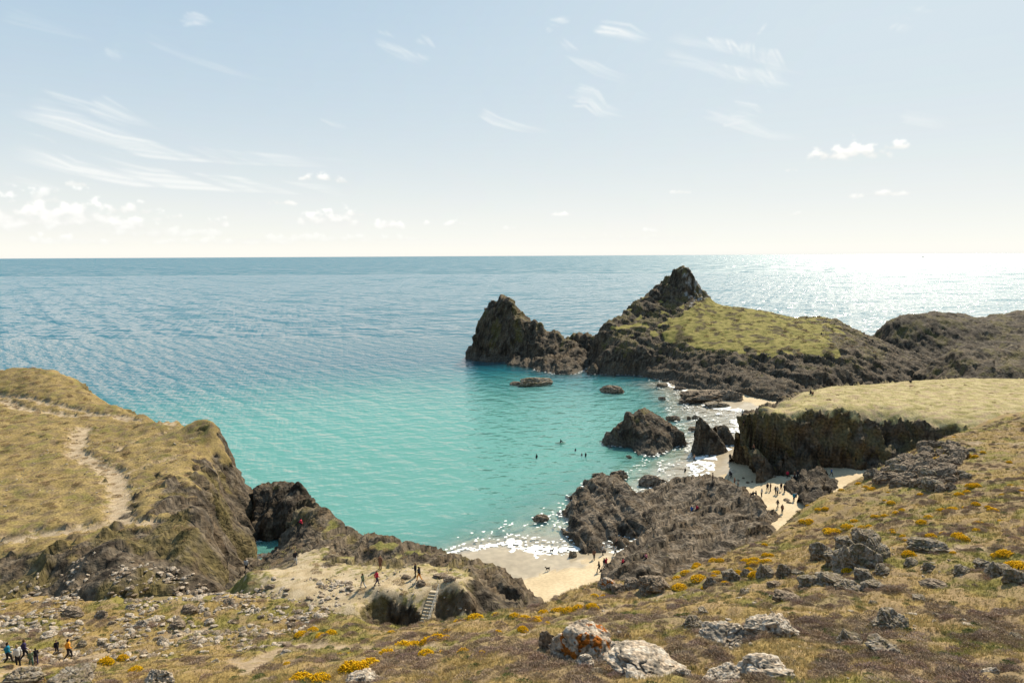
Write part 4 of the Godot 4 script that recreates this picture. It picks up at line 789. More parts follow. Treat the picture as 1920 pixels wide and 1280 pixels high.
# A low dome of twigs or needles, 1 across and half as high
func shrub_mesh(seed_: int, n: int, twig: float, width: float, low: Color, high: Color) -> ArrayMesh:
	var rng := RandomNumberGenerator.new()
	rng.seed = seed_
	var st := SurfaceTool.new()
	st.begin(Mesh.PRIMITIVE_TRIANGLES)
	for k in n:
		var a := rng.randf() * TAU
		var r := sqrt(rng.randf()) * 0.5
		var bump: float = 0.8 + 0.5 * nz.chip.get_noise_2d(cos(a) * r * 5.0 + seed_ * 9.0, sin(a) * r * 5.0)
		var top := 0.42 * sqrt(maxf(0.0, 1.0 - 4.0 * r * r)) * bump
		var p := Vector3(cos(a) * r, top * rng.randf_range(0.35, 1.0), sin(a) * r)
		var dir := (Vector3(cos(a) * r * 2.0, 0.55, sin(a) * r * 2.0) + Vector3(rng.randfn(), rng.randfn(), rng.randfn()) * 0.45).normalized()
		var side := dir.cross(Vector3(rng.randfn(), rng.randfn(), rng.randfn())).normalized() * width
		st.set_color(low.lerp(high, rng.randf()))
		for q in [p - side, p + side, p + dir * twig * rng.randf_range(0.6, 1.3)]:
			st.add_vertex(q)
	st.generate_normals()
	return st.commit()


# Flower heads on the same dome: small four-sided buds
func bloom_mesh(seed_: int, n: int, size: float) -> ArrayMesh:
	var rng := RandomNumberGenerator.new()
	rng.seed = seed_
	var st := SurfaceTool.new()
	st.begin(Mesh.PRIMITIVE_TRIANGLES)
	for k in n:
		var a := rng.randf() * TAU
		var r := sqrt(rng.randf()) * 0.5
		if nz.chip.get_noise_2d(cos(a) * r * 6.0 + seed_ * 5.0, sin(a) * r * 6.0 + 30.0) < -0.05:
			continue
		var bump: float = 0.8 + 0.5 * nz.chip.get_noise_2d(cos(a) * r * 5.0 + seed_ * 9.0, sin(a) * r * 5.0)
		var top := 0.42 * sqrt(maxf(0.0, 1.0 - 4.0 * r * r)) * bump
		var p := Vector3(cos(a) * r, top + rng.randf_range(0.0, 0.05), sin(a) * r)
		var s := size * rng.randf_range(0.6, 1.4)
		var b := Basis.from_euler(Vector3(rng.randf() * TAU, rng.randf() * TAU, rng.randf() * TAU))
		st.set_color(Color(0.80, 0.46, 0.006).lerp(Color(0.88, 0.62, 0.02), rng.randf()))
		var q := [p + b.x * s, p + b.y * s * 1.4, p + b.z * s, p - (b.x + b.y + b.z) * s * 0.5]
		for t in [0, 1, 2, 0, 2, 3, 0, 3, 1, 1, 3, 2]:
			st.add_vertex(q[t])
	st.generate_normals()
	return st.commit()


# Skin over tapered bones [a, b, radius a, radius b], joined smoothly and meshed as surface nets
func skin(bones: Array, cell: float, blend := 0.03) -> ArrayMesh:
	var lo := Vector3(1e9, 1e9, 1e9)
	var hi := -lo
	for b: Array in bones:
		for k in 2:
			var r: float = b[2 + k] + cell * 2.0
			lo = lo.min(b[k] - Vector3(r, r, r))
			hi = hi.max(b[k] + Vector3(r, r, r))
	var n := Vector3i(((hi - lo) / cell).ceil()) + Vector3i(2, 2, 2)
	var d := PackedFloat32Array()
	d.resize(n.x * n.y * n.z)
	d.fill(1.0)
	for b: Array in bones:
		var pa: Vector3 = b[0]
		var ba: Vector3 = b[1] - pa
		var l2 := maxf(ba.length_squared(), 1e-9)
		var reach: float = maxf(b[2], b[3]) + cell * 2.5
		var i0 := Vector3i(((pa.min(b[1]) - Vector3(reach, reach, reach) - lo) / cell).floor()).clamp(Vector3i.ZERO, n - Vector3i.ONE)
		var i1 := Vector3i(((pa.max(b[1]) + Vector3(reach, reach, reach) - lo) / cell).ceil()).clamp(Vector3i.ZERO, n - Vector3i.ONE)
		for z in range(i0.z, i1.z + 1):
			for y in range(i0.y, i1.y + 1):
				for x in range(i0.x, i1.x + 1):
					var p := lo + Vector3(x, y, z) * cell
					var t := clampf((p - pa).dot(ba) / l2, 0.0, 1.0)
					var s: float = (p - pa - ba * t).length() - lerpf(b[2], b[3], t)
					var k := (z * n.y + y) * n.x + x
					var o := d[k]
					var w := maxf(blend - absf(o - s), 0.0) / blend
					d[k] = minf(o, s) - w * w * blend * 0.25
	var at := {}
	var v := PackedVector3Array()
	var idx := PackedInt32Array()
	var corner := [Vector3i(0, 0, 0), Vector3i(1, 0, 0), Vector3i(0, 1, 0), Vector3i(1, 1, 0), Vector3i(0, 0, 1), Vector3i(1, 0, 1), Vector3i(0, 1, 1), Vector3i(1, 1, 1)]
	var edges := [[0, 1], [2, 3], [4, 5], [6, 7], [0, 2], [1, 3], [4, 6], [5, 7], [0, 4], [1, 5], [2, 6], [3, 7]]
	for z in n.z - 1:
		for y in n.y - 1:
			for x in n.x - 1:
				var k := (z * n.y + y) * n.x + x
				var inside := 0
				for c: Vector3i in corner:
					if d[k + (c.z * n.y + c.y) * n.x + c.x] < 0.0:
						inside += 1
				if inside == 0 or inside == 8:
					continue
				var sum := Vector3.ZERO
				var count := 0
				for e: Array in edges:
					var ca: Vector3i = corner[e[0]]
					var cb: Vector3i = corner[e[1]]
					var da := d[k + (ca.z * n.y + ca.y) * n.x + ca.x]
					var db := d[k + (cb.z * n.y + cb.y) * n.x + cb.x]
					if (da < 0.0) != (db < 0.0):
						sum += Vector3(ca).lerp(Vector3(cb), da / (da - db))
						count += 1
				at[k] = v.size()
				v.append(lo + (Vector3(x, y, z) + sum / count) * cell)
	var steps := [1, n.x, n.x * n.y]
	for k: int in at:
		for a in 3:
			var s: int = steps[a]
			if k + s >= d.size() or (d[k] < 0.0) == (d[k + s] < 0.0):
				continue
			var u: int = steps[(a + 1) % 3]
			var w: int = steps[(a + 2) % 3]
			if not (at.has(k - u) and at.has(k - w) and at.has(k - u - w)):
				continue
			var q := [at[k], at[k - u], at[k - u - w], at[k - w]]
			if d[k] < 0.0:
				idx.append_array(PackedInt32Array([q[0], q[2], q[1], q[0], q[3], q[2]]))
			else:
				idx.append_array(PackedInt32Array([q[0], q[1], q[2], q[0], q[2], q[3]]))
	return arrays_mesh(v, PackedColorArray(), idx)


func V(x: float, y: float, z: float) -> Vector3:
	return Vector3(x, y, z)


# Meshes of one pose: body, top, trousers, hair, shoes. The figure faces -Z and stands at y = 0
func pose_meshes(pose: String) -> Dictionary:
	var hip := 0.93
	var lean := 0.0
	var knee := [V(-0.10, 0.50, -0.02), V(0.10, 0.50, -0.02)]
	var foot := [V(-0.11, 0.07, 0.03), V(0.11, 0.07, 0.03)]
	var elbow := [V(-0.25, 1.13, 0.05), V(0.25, 1.13, 0.05)]
	var wrist := [V(-0.25, 0.88, -0.04), V(0.25, 0.88, -0.04)]
	if pose == "walk" or pose == "child":
		lean = -0.05
		knee = [V(-0.10, 0.53, -0.20), V(0.10, 0.50, 0.04)]
		foot = [V(-0.10, 0.08, -0.26), V(0.10, 0.12, 0.36)]
		elbow = [V(-0.25, 1.14, 0.16), V(0.25, 1.13, -0.08)]
		wrist = [V(-0.24, 0.90, 0.12), V(0.24, 0.95, -0.27)]
	elif pose == "sit":
		hip = 0.14
		lean = -0.08
		knee = [V(-0.14, 0.50, -0.38), V(0.14, 0.50, -0.38)]
		foot = [V(-0.13, 0.06, -0.62), V(0.13, 0.06, -0.62)]
		elbow = [V(-0.27, 0.42, -0.10), V(0.27, 0.42, -0.10)]
		wrist = [V(-0.13, 0.46, -0.34), V(0.13, 0.46, -0.34)]
	var up := hip - 0.93
	var chest := V(0, 1.28 + up, lean * 0.7)
	var neck := V(0, 1.47 + up, lean)
	var head := V(0, 1.62 + up, lean - 0.02)
	var sh := [V(-0.17, 1.41 + up, lean), V(0.17, 1.41 + up, lean)]
	var hp := [V(-0.09, hip, 0), V(0.09, hip, 0)]
	var torso := [[V(0, hip + 0.02, 0), chest, 0.135, 0.15], [V(-0.06, hip, 0), V(0.06, hip, 0), 0.125, 0.125], [sh[0], sh[1], 0.08, 0.08], [chest, neck, 0.12, 0.06]]
	var body := torso.duplicate()
	body.append([neck, head, 0.055, 0.06])
	body.append([head + V(0, 0.02, 0), head - V(0, 0.035, 0.015), 0.098, 0.075])
	body.append([head + V(0, -0.01, -0.08), head + V(0, -0.03, -0.11), 0.018, 0.014])
	var top := []
	var legs := [[V(-0.06, hip, 0), V(0.06, hip, 0), 0.145, 0.145]]
	var shoes := []
	for b: Array in torso:
		top.append([b[0], b[1], b[2] + 0.018, b[3] + (0.018 if b[3] > 0.07 else 0.006)])
	for k in 2:
		body.append([sh[k], elbow[k], 0.055, 0.043])
		body.append([elbow[k], wrist[k], 0.043, 0.031])
		var grip: Vector3 = (wrist[k] - elbow[k]).normalized()
		body.append([wrist[k], wrist[k] + grip * 0.09, 0.034, 0.03])
		body.append([wrist[k] + grip * 0.08, wrist[k] + grip * 0.16, 0.028, 0.014])
		body.append([wrist[k] + grip * 0.03, wrist[k] + grip * 0.08 + V(0.035 if k == 0 else -0.035, 0, -0.03), 0.016, 0.012])
		body.append([hp[k], knee[k], 0.085, 0.058])
		body.append([knee[k], foot[k], 0.056, 0.038])
		body.append([foot[k], foot[k] + V(0, -0.03, -0.15), 0.045, 0.033])
		top.append([sh[k], elbow[k], 0.072, 0.058])
		top.append([elbow[k], elbow[k].lerp(wrist[k], 0.9), 0.058, 0.045])
		legs.append([hp[k], knee[k], 0.105, 0.076])
		legs.append([knee[k], knee[k].lerp(foot[k], 0.92), 0.076, 0.06])
		shoes.append([foot[k] + V(0, -0.01, 0.03), foot[k] + V(0, -0.03, -0.17), 0.055, 0.045])
	var hair := [[head + V(0, 0.045, 0.02), head + V(0, 0.01, 0.05), 0.105, 0.095], [head + V(0, 0.0, 0.05), head + V(0, -0.12, 0.06), 0.08, 0.05]]
	return {"body": skin(body, 0.034), "top": skin(top, 0.042, 0.05), "trousers": skin(legs, 0.042, 0.05), "hair": skin(hair, 0.034), "shoes": skin(shoes, 0.034)}


func person(pose: String, at: Vector3, turn: float, top: int, legs: int, label: String, group: String) -> Node3D:
	var key := "walk" if pose == "child" else pose
	if not poses.has(key):
		poses[key] = pose_meshes(key)
	var o := node("person")
	o.position = at
	o.rotation.y = turn
	o.scale = Vector3.ONE * (0.72 if pose == "child" else 1.0)
	mesh_node("body", poses[key].body, cloth(11), o)
	mesh_node("hair", poses[key].hair, cloth(12 + (int(absf(at.x) * 7.0) % 3)), o)
	if top != 11:
		mesh_node("top", poses[key].top, cloth(top), o)
	mesh_node("trousers", poses[key].trousers, cloth(0 if legs == 11 else legs), o)
	if legs != 11:
		mesh_node("shoe", poses[key].shoes, cloth(0), o)
	tag(o, label, "person", group)
	return o


const CLOTH := [Color(0.018, 0.017, 0.022), Color(0.01, 0.16, 0.25), Color(0.46, 0.45, 0.43), Color(0.035, 0.025, 0.07), Color(0.10, 0.13, 0.075), Color(0.035, 0.09, 0.07), Color(0.66, 0.27, 0.03), Color(0.50, 0.03, 0.06), Color(0.17, 0.085, 0.055), Color(0.05, 0.12, 0.32), Color(0.60, 0.20, 0.24), Color(0.40, 0.24, 0.16), Color(0.02, 0.014, 0.01), Color(0.10, 0.055, 0.025), Color(0.25, 0.17, 0.09)]


func cloth(k: int) -> Material:
	var key := "cloth_%d" % k
	if not mats.has(key):
		plain(key, CLOTH[k], 0.85, 0.3)
	return mats[key]


func dog(at: Vector3, turn: float, label: String, coat: Color) -> void:
	if not poses.has("dog"):
		var b := [[V(0, 0.47, -0.22), V(0, 0.49, 0.22), 0.125, 0.095], [V(0, 0.40, -0.20), V(0, 0.46, 0.0), 0.10, 0.08], [V(0, 0.52, -0.27), V(0, 0.68, -0.38), 0.08, 0.065], [V(0, 0.72, -0.40), V(0, 0.70, -0.50), 0.075, 0.05], [V(0, 0.70, -0.50), V(0, 0.68, -0.58), 0.042, 0.032], [V(0, 0.52, 0.28), V(0, 0.66, 0.46), 0.03, 0.016]]
		for s in [-1.0, 1.0]:
			b.append([V(0.045 * s, 0.78, -0.38), V(0.07 * s, 0.84, -0.36), 0.026, 0.012])
			b.append([V(0.07 * s, 0.42, -0.22), V(0.075 * s, 0.22, -0.22 - 0.06 * s), 0.06, 0.032])
			b.append([V(0.075 * s, 0.22, -0.22 - 0.06 * s), V(0.075 * s, 0.03, -0.22 - 0.10 * s), 0.03, 0.026])
			b.append([V(0.07 * s, 0.45, 0.20), V(0.08 * s, 0.27, 0.14 + 0.05 * s), 0.08, 0.045])
			b.append([V(0.08 * s, 0.27, 0.14 + 0.05 * s), V(0.08 * s, 0.16, 0.27 + 0.06 * s), 0.042, 0.03])
			b.append([V(0.08 * s, 0.16, 0.27 + 0.06 * s), V(0.08 * s, 0.03, 0.24 + 0.06 * s), 0.028, 0.026])
		poses["dog"] = skin(b, 0.03)
	var o := mesh_node("dog", poses.dog, plain("coat_%d" % int(at.x), coat, 0.8))
	o.position = at
	o.rotation.y = turn
	tag(o, label, "dog")


func box_mesh(size: Vector3) -> BoxMesh:
	var m := BoxMesh.new()
	m.size = size
	return m


func rod(called: String, a: Vector3, b: Vector3, r: float, m: Material, parent: Node) -> MeshInstance3D:
	var c := CylinderMesh.new()
	c.top_radius = r
	c.bottom_radius = r
	c.height = a.distance_to(b)
	c.radial_segments = 8
	c.rings = 1
	var o := mesh_node(called, c, m, parent)
	var up := (b - a).normalized()
	var x := up.cross(Vector3(0.3, 0.1, 1.0)).normalized()
	o.transform = Transform3D(Basis(x, up, x.cross(up)), (a + b) * 0.5)
	return o


# Many copies of one mesh that nobody could count
func scatter(called: String, mesh: Mesh, material: Material, places: Array, tints: PackedColorArray, label: String, category: String) -> void:
	if places.is_empty():
		return
	var mm := MultiMesh.new()
	mm.transform_format = MultiMesh.TRANSFORM_3D
	mm.use_colors = true
	mm.mesh = mesh
	mm.instance_count = places.size()
	for i in places.size():
		mm.set_instance_transform(i, places[i])
		mm.set_instance_color(i, tints[i])
	var o := MultiMeshInstance3D.new()
	o.name = numbered(called)
	o.multimesh = mm
	o.material_override = material
	add_child(o)
	tag(o, label, category, "", "stuff")


func sun_towards() -> Vector3:
	var az := deg_to_rad(31.0)
	var el := deg_to_rad(43.0)
	return Vector3(sin(az) * cos(el), sin(el), -cos(az) * cos(el))


# Slopes of a choppy sea: many small waves that fit the tile exactly
func wave_normals(size: int, count: int) -> ImageTexture:
	var rng := RandomNumberGenerator.new()
	rng.seed = 5
	var table := PackedFloat32Array()
	for k in size:
		table.append(cos(TAU * k / size))
	var sx := PackedFloat32Array()
	var sz := PackedFloat32Array()
	sx.resize(size * size)
	sz.resize(size * size)
	for w in count:
		var long := 4.0 * pow(10.0, float(w) / count)
		var way := PI * 0.5 + rng.randfn() * 1.1
		var kx := int(round(cos(way) * long))
		var kz := int(round(sin(way) * long))
		var l := maxf(1.0, sqrt(kx * kx + kz * kz))
		var s := 0.24 * sqrt(2.0 / count) * rng.randf_range(0.6, 1.4)
		var ax := s * kx / l
		var az := s * kz / l
		var phase := rng.randi() % size
		for y in size:
			var at := posmod(kz * y + phase, size)
			var row := y * size
			for x in size:
				var c := table[at]
				sx[row + x] += ax * c
				sz[row + x] += az * c
				at = posmod(at + kx, size)
	var bytes := PackedByteArray()
	bytes.resize(size * size * 3)
	for k in size * size:
		var n := Vector3(-sx[k], -sz[k], 1.0).normalized()
		bytes[k * 3] = int(n.x * 127.0 + 128.0)
		bytes[k * 3 + 1] = int(n.y * 127.0 + 128.0)
		bytes[k * 3 + 2] = int(n.z * 127.0 + 128.0)
	# the same chop at three lengths, one over the other, so that no repeat shows
	var tile := Image.create_from_data(size, size, false, Image.FORMAT_RGB8, bytes)
	tile.convert(Image.FORMAT_RGBA8)
	var all: Image = tile.duplicate()
	all.resize(size * 4, size * 4, Image.INTERPOLATE_CUBIC)
	var mid: Image = tile.duplicate()
	mid.resize(size * 2, size * 2, Image.INTERPOLATE_CUBIC)
	for layer: Array in [[mid, 2, 0.5], [tile, 4, 0.3]]:
		var im: Image = layer[0].duplicate()
		var d := im.get_data()
		var a := int(255.0 * layer[2])
		for k in range(3, d.size(), 4):
			d[k] = a
		im = Image.create_from_data(im.get_width(), im.get_height(), false, Image.FORMAT_RGBA8, d)
		for j in int(layer[1]):
			for i in int(layer[1]):
				all.blend_rect(im, Rect2i(0, 0, im.get_width(), im.get_height()), Vector2i(i, j) * im.get_width())
	return ImageTexture.create_from_image(all)


func clock(what: String) -> void:
	print(what, " ", Time.get_ticks_msec() - started)


func _ready() -> void:
	started = Time.get_ticks_msec()
	# ---- camera
	var cam := Camera3D.new()
	cam.name = "camera"
	add_child(cam)
	cam.position = Vector3(0, 50, 0)
	cam.rotation_order = EULER_ORDER_YXZ
	cam.rotation = Vector3(deg_to_rad(-7.164), 0, deg_to_rad(-0.3))
	cam.fov = 53.1
	cam.near = 0.5
	cam.far = 120000.0
	cam.current = true
	# ---- sky, sun, exposure
	var env := Environment.new()
	env.background_mode = Environment.BG_SKY
	env.sky = build_sky()
	env.sky_rotation = Vector3(0, PI, 0)
	env.background_energy_multiplier = 0.71
	env.tonemap_mode = Environment.TONE_MAPPER_LINEAR
	env.tonemap_exposure = 1.58
	env.sdfgi_enabled = true
	env.ssao_enabled = true
	env.ssil_enabled = true
	env.volumetric_fog_enabled = true
	env.volumetric_fog_density = 0.0
	var we := WorldEnvironment.new()
	we.name = "environment"
	we.environment = env
	add_child(we)
	var sun := DirectionalLight3D.new()
	sun.name = "sun"
	add_child(sun)
	sun.look_at_from_position(sun_towards() * 100.0, Vector3.ZERO)
	sun.light_color = Color(1.0, 0.95, 0.86)
	sun.light_energy = 1.6
	sun.light_angular_distance = 0.55
	sun.shadow_enabled = true
	clock("sky")

	# ---- noises and materials
	make_noise("block", FastNoiseLite.TYPE_CELLULAR, 0.28, 2).cellular_return_type = FastNoiseLite.RETURN_CELL_VALUE
	make_noise("ledge", FastNoiseLite.TYPE_SIMPLEX, 0.22, 4, FastNoiseLite.FRACTAL_RIDGED)
	var joint := make_noise("joint", FastNoiseLite.TYPE_CELLULAR, 0.22, 1)
	joint.cellular_return_type = FastNoiseLite.RETURN_DISTANCE2_SUB
	joint.cellular_jitter = 1.0
	make_noise("swell", FastNoiseLite.TYPE_SIMPLEX, 0.035, 3)
	make_noise("lump", FastNoiseLite.TYPE_SIMPLEX, 0.075, 3)
	make_noise("grain", FastNoiseLite.TYPE_SIMPLEX, 0.9, 3)
	make_noise("patch", FastNoiseLite.TYPE_SIMPLEX, 0.09, 4)
	make_noise("soft", FastNoiseLite.TYPE_SIMPLEX, 0.25, 3)
	make_noise("tone", FastNoiseLite.TYPE_SIMPLEX, 0.2, 4)
	make_noise("spot", FastNoiseLite.TYPE_SIMPLEX, 0.5, 3)
	make_noise("chip", FastNoiseLite.TYPE_SIMPLEX, 1.6, 4)
	tex.rock_c = noise_texture(FastNoiseLite.TYPE_SIMPLEX, 0.006, 6, 1024, 0.45, 1.0, FastNoiseLite.FRACTAL_FBM, 3)
	tex.rock_h = noise_texture(FastNoiseLite.TYPE_SIMPLEX, 0.006, 6, 1024, 0.0, 1.0, FastNoiseLite.FRACTAL_FBM, 5)
	tex.turf_c = noise_texture(FastNoiseLite.TYPE_SIMPLEX, 0.014, 6, 1024, 0.6, 1.0, FastNoiseLite.FRACTAL_FBM, 7)
	tex.sand_c = noise_texture(FastNoiseLite.TYPE_SIMPLEX, 0.02, 5, 512, 0.85, 1.0, FastNoiseLite.FRACTAL_FBM, 8)
	tex.wave = wave_normals(256, 44)
	ground_material("sea_rock", tex.rock_c, tex.rock_h, 6.0, 28.0, 0.85)
	ground_material("turf", tex.turf_c, tex.turf_c, 7.0, 12.0)
	ground_material("heath", tex.turf_c, tex.turf_c, 2.5, 8.0)
	ground_material("track", tex.turf_c, tex.turf_c, 3.0, 5.0)
	ground_material("sand", tex.sand_c, tex.sand_c, 8.0, 3.0)
	ground_material("wet_sand", tex.sand_c, null, 20.0, 1.0, 0.28).metallic_specular = 0.5
	ground_material("stone", tex.rock_c, tex.rock_h, 1.6, 5.0, 0.9)
	ground_material("foam", tex.sand_c, null, 4.0, 1.0, 0.8)
	for called in ["blade", "twig", "bloom"]:
		var m := StandardMaterial3D.new()
		m.resource_name = called
		m.vertex_color_use_as_albedo = true
		m.roughness = 0.8
		m.metallic_specular = 0.25
		m.cull_mode = BaseMaterial3D.CULL_DISABLED
		m.backlight_enabled = called != "twig"
		m.backlight = Color(0.9, 0.9, 0.9) if called == "bloom" else Color(0.6, 0.6, 0.6)
		mats[called] = m
	clock("textures")

	# ---- water: a thin rippled surface, the tinted water under it, and the bed
	var water := StandardMaterial3D.new()
	water.resource_name = "water"
	water.transparency = BaseMaterial3D.TRANSPARENCY_ALPHA
	water.albedo_color = Color(0.3, 0.5, 0.5, 0.02)
	water.roughness = 0.12
	water.uv1_triplanar = true
	water.uv1_world_triplanar = true
	water.uv1_scale = Vector3.ONE / 46.0
	water.normal_enabled = true
	water.normal_texture = tex.wave
	water.normal_scale = 1.4
	# three rings of the same sea: the farther out, the longer the waves one can make out
	var sea := node("sea")
	var rings := [0.0, 420.0, 1890.0, 80000.0]
	var sea_depth := survey(BEACH, 3.0, -420.0, 420.0, -430.0, 0.0, 15.0)
	var longer := [46.0, 170.0, 1400.0]
	var dull := [0.10, 0.18, 0.22]
	var mirror := [0.46, 0.45, 0.38]
	var steep := [0.95, 1.2, 1.4]
	for k in 3:
		var ring := StandardMaterial3D.new() if k else water
		if k:
			ring = water.duplicate()
			ring.uv1_scale = Vector3.ONE / longer[k]
		ring.metallic_specular = mirror[k]
		ring.roughness = dull[k]
		ring.normal_scale = steep[k]
		var i: float = rings[k]
		var o: float = rings[k + 1]
		var v := PackedVector3Array()
		var idx := PackedInt32Array()
		if k == 2:
			v = PackedVector3Array([V(-o, 0, -o), V(o, 0, -o), V(o, 0, o), V(-o, 0, o), V(-i, 0, -i), V(i, 0, -i), V(i, 0, i), V(-i, 0, i)])
			idx = PackedInt32Array([0, 1, 5, 0, 5, 4, 1, 2, 6, 1, 6, 5, 2, 3, 7, 2, 7, 6, 3, 0, 4, 3, 4, 7])
		else:
			var n: int = [168, 180][k]       # a low swell
			var cell := 2.0 * o / n
			for j in n + 1:
				for c in n + 1:
					var x := -o + c * cell
					var z := -o + j * cell
					var y := 0.0
					var edge := o - maxf(absf(x), absf(z))
					if z < 0.0 and edge > 0.1:
						var calm := smoothstep(0.0, o * 0.12, edge) * (1.0 if k == 0 else smoothstep(i, i * 1.3, maxf(absf(x), absf(z))))
						y = nz.swell.get_noise_2d(x / [1.0, 4.5][k], z * 2.2 / [1.0, 4.5][k]) * [0.12, 0.3][k] * calm
						if k == 0:
							y *= smoothstep(60.0, 160.0, -z) * smoothstep(0.3, 3.0, -sea_depth.at(x, z))
					v.append(V(x, y, z))
					if c and j and (k == 0 or maxf(maxf(absf(x), absf(x - cell)), maxf(absf(z), absf(z - cell))) > i + 0.1):
						var q := j * (n + 1) + c
						idx.append_array(PackedInt32Array([q - n - 2, q - n - 1, q - 1, q - n - 1, q, q - 1]))
		mesh_node("surface", arrays_mesh(v, PackedColorArray(), idx), ring, sea)
	tag(sea, "", "", "", "structure")
	# clear blue water everywhere, and turquoise volumes added to brighten the cove
	for w: Array in [["sea_water", RenderingServer.FOG_VOLUME_SHAPE_BOX, Vector3(158000, 21.9, 158000), Vector3(0, -11.0, 0), 0.12, Color(0.03, 0.33, 0.46)],
			["cove_tint", RenderingServer.FOG_VOLUME_SHAPE_ELLIPSOID, Vector3(250, 6.4, 210), Vector3(-5, -3.25, -168), 0.22, Color(0.36, 0.99, 0.80)],
			["cove_tint", RenderingServer.FOG_VOLUME_SHAPE_ELLIPSOID, Vector3(420, 12.0, 330), Vector3(-40, -6.05, -190), 0.11, Color(0.10, 0.93, 0.80)]]:
		var fog := FogVolume.new()
		fog.name = numbered(w[0])
		fog.shape = w[1]
		fog.size = w[2]
		fog.position = w[3]
		var fm := FogMaterial.new()
		fm.density = w[4]
		fm.albedo = w[5].linear_to_srgb()
		fog.material = fm
		add_child(fog)
		tag(fog, "", "", "", "structure")
	var bed := PlaneMesh.new()
	bed.size = Vector2(160000, 160000)
	var bo := mesh_node("seabed", bed, plain("deep_bed", Color(0.05, 0.06, 0.05)))
	bo.position.y = -21.0
	tag(bo, "", "", "", "structure")

	# ---- land
	var rocky := {"mats": ["sea_rock", "turf", "track"], "paint": paint_stack, "turf_low": 60.0}
	var land := func(key: String, called: String, data: Array, more: Dictionary) -> void:
		place_mass(key, called, data, rocky.merged(more, true))
	var bare_headland := func(p: Vector3) -> float:
		return smoothstep(-83.0, -79.0, p.z) * 2.0 + smoothstep(-54.0, -48.0, p.x + nz.spot.get_noise_2d(p.x * 0.4, p.z * 0.4) * 8.0) * 3.0
	var ragged := func(p: Vector3) -> float:
		return nz.spot.get_noise_2d(p.x, p.z) * 0.9 - 0.1
	var bare_terrace := func(p: Vector3) -> float:
		return smoothstep(-79.0, -83.0, p.z + nz.spot.get_noise_2d(p.x * 0.3, p.z * 0.3) * 5.0) * 2.4 + smoothstep(-6.5, -4.0, p.x) * smoothstep(-69.0, -72.0, p.z) * 2.6
	land.call("hillside", "hillside", HILLSIDE, {"cell": 0.4, "turf_low": -10.0, "turf": 0.3, "box": [-62.0, 128.0, -165.0, 2.0], "step": 1.5, "soft": 2.0, "mats": ["sea_rock", "heath", "track"], "parts": ["cliff", "heath", "path"], "paint": paint_hill, "paths": PATH_HILL, "path_width": 0.75, "path_sunk": 0.15, "roll": 0.35})
	land.call("terrace", "terrace", TERRACE, {"cell": 0.28, "turf_low": 11.0, "turf": 0.72, "big": 0.8, "box": [-50.0, 9.0, -112.0, -58.0], "step": 0.6, "paint": paint_terrace, "paths": PATH_TERR, "path_width": 3.8, "path_sunk": 0.05, "ledge": 1.3, "bare": bare_terrace})
	land.call("headland", "headland", HEADLAND, {"cell": 0.45, "turf_low": 10.0, "turf": 0.8, "box": [-130.0, -28.0, -215.0, -56.0], "step": 1.0, "paint": paint_headland, "paths": PATH_HEAD, "path_extra": [0.1, -0.4, 0.35, -0.2, -0.7, -0.8], "path_width": 1.25, "path_sunk": 0.6, "roll": 0.4, "big": 1.0, "ledge": 0.6, "bare": bare_headland})
	land.call("plateau", "grassy_headland", PLATEAU, {"cell": 0.34, "step": 0.8, "ledge": 0.6, "box": [52.0, 185.0, -222.0, -137.0], "turf_low": 11.0, "turf": 0.9, "paint": paint_plateau, "big": 1.5, "roll": 0.18, "bare": ragged})
	land.call("far_ridge", "rocky_headland", FAR_RIDGE, {"cell": 0.8, "big": 0.7, "ledge": 0.4, "paint": paint_black})
	land.call("near_ridge", "rocky_headland", NEAR_RIDGE, {"cell": 0.6, "ledge": 0.5, "turf_low": 60.0, "big": 0.8})
	land.call("beach", "beach", BEACH, {"cell": 1.4, "turf_low": -100.0, "turf": -1.0, "mats": ["sand", "sand", "wet_sand"], "parts": ["rock", "sand", "wet_sand"], "cut": -100.0, "step": 3.0, "soft": 3.0, "box": [-220.0, 230.0, -455.0, -78.0], "paint": paint_sand, "wet": 0.45, "roll": 0.12, "big": 0.0, "fine": 0.0})
	clock("mainland")
	# added turquoise sheet that brightens the cove; alpha grows with depth, fades outwards
	var tint_sheet := StandardMaterial3D.new()
	tint_sheet.resource_name = "tint_sheet"
	tint_sheet.transparency = BaseMaterial3D.TRANSPARENCY_ALPHA
	tint_sheet.vertex_color_use_as_albedo = true
	tint_sheet.roughness = 1.0
	tint_sheet.metallic_specular = 0.0
	var sv := PackedVector3Array()
	var sc := PackedColorArray()
	var si := PackedInt32Array()
	var cols := 101
	for j in 81:
		for i in cols:
			var x := -190.0 + i * 3.0
			var z := -335.0 + j * 3.0
			var depth: float = -fields.beach.at(x, z)
			var away := Vector2((x + 15.0) / 165.0, (z + 165.0) / 150.0).length()
			sv.append(Vector3(x, -0.3, z))
			sc.append(Color(0.21, 0.54, 0.45, 0.44 * smoothstep(0.25, 2.4, depth) * (1.0 - smoothstep(0.35, 1.0, away + nz.patch.get_noise_2d(x * 0.4, z * 0.4) * 0.12))))
			if i and j:
				var k := j * cols + i
				si.append_array(PackedInt32Array([k - cols - 1, k - cols, k - 1, k - cols, k, k - 1]))
	tag(mesh_node("cove_tint", arrays_mesh(sv, sc, si), tint_sheet), "", "", "", "structure")
	var bare_island := func(p: Vector3) -> float:
		return 2.0 if p.x < 66.0 + maxf(0.0, -p.z - 298.0) * 0.8 or p.x > 126.0 + maxf(0.0, -p.z - 262.0) * 0.18 else 0.0
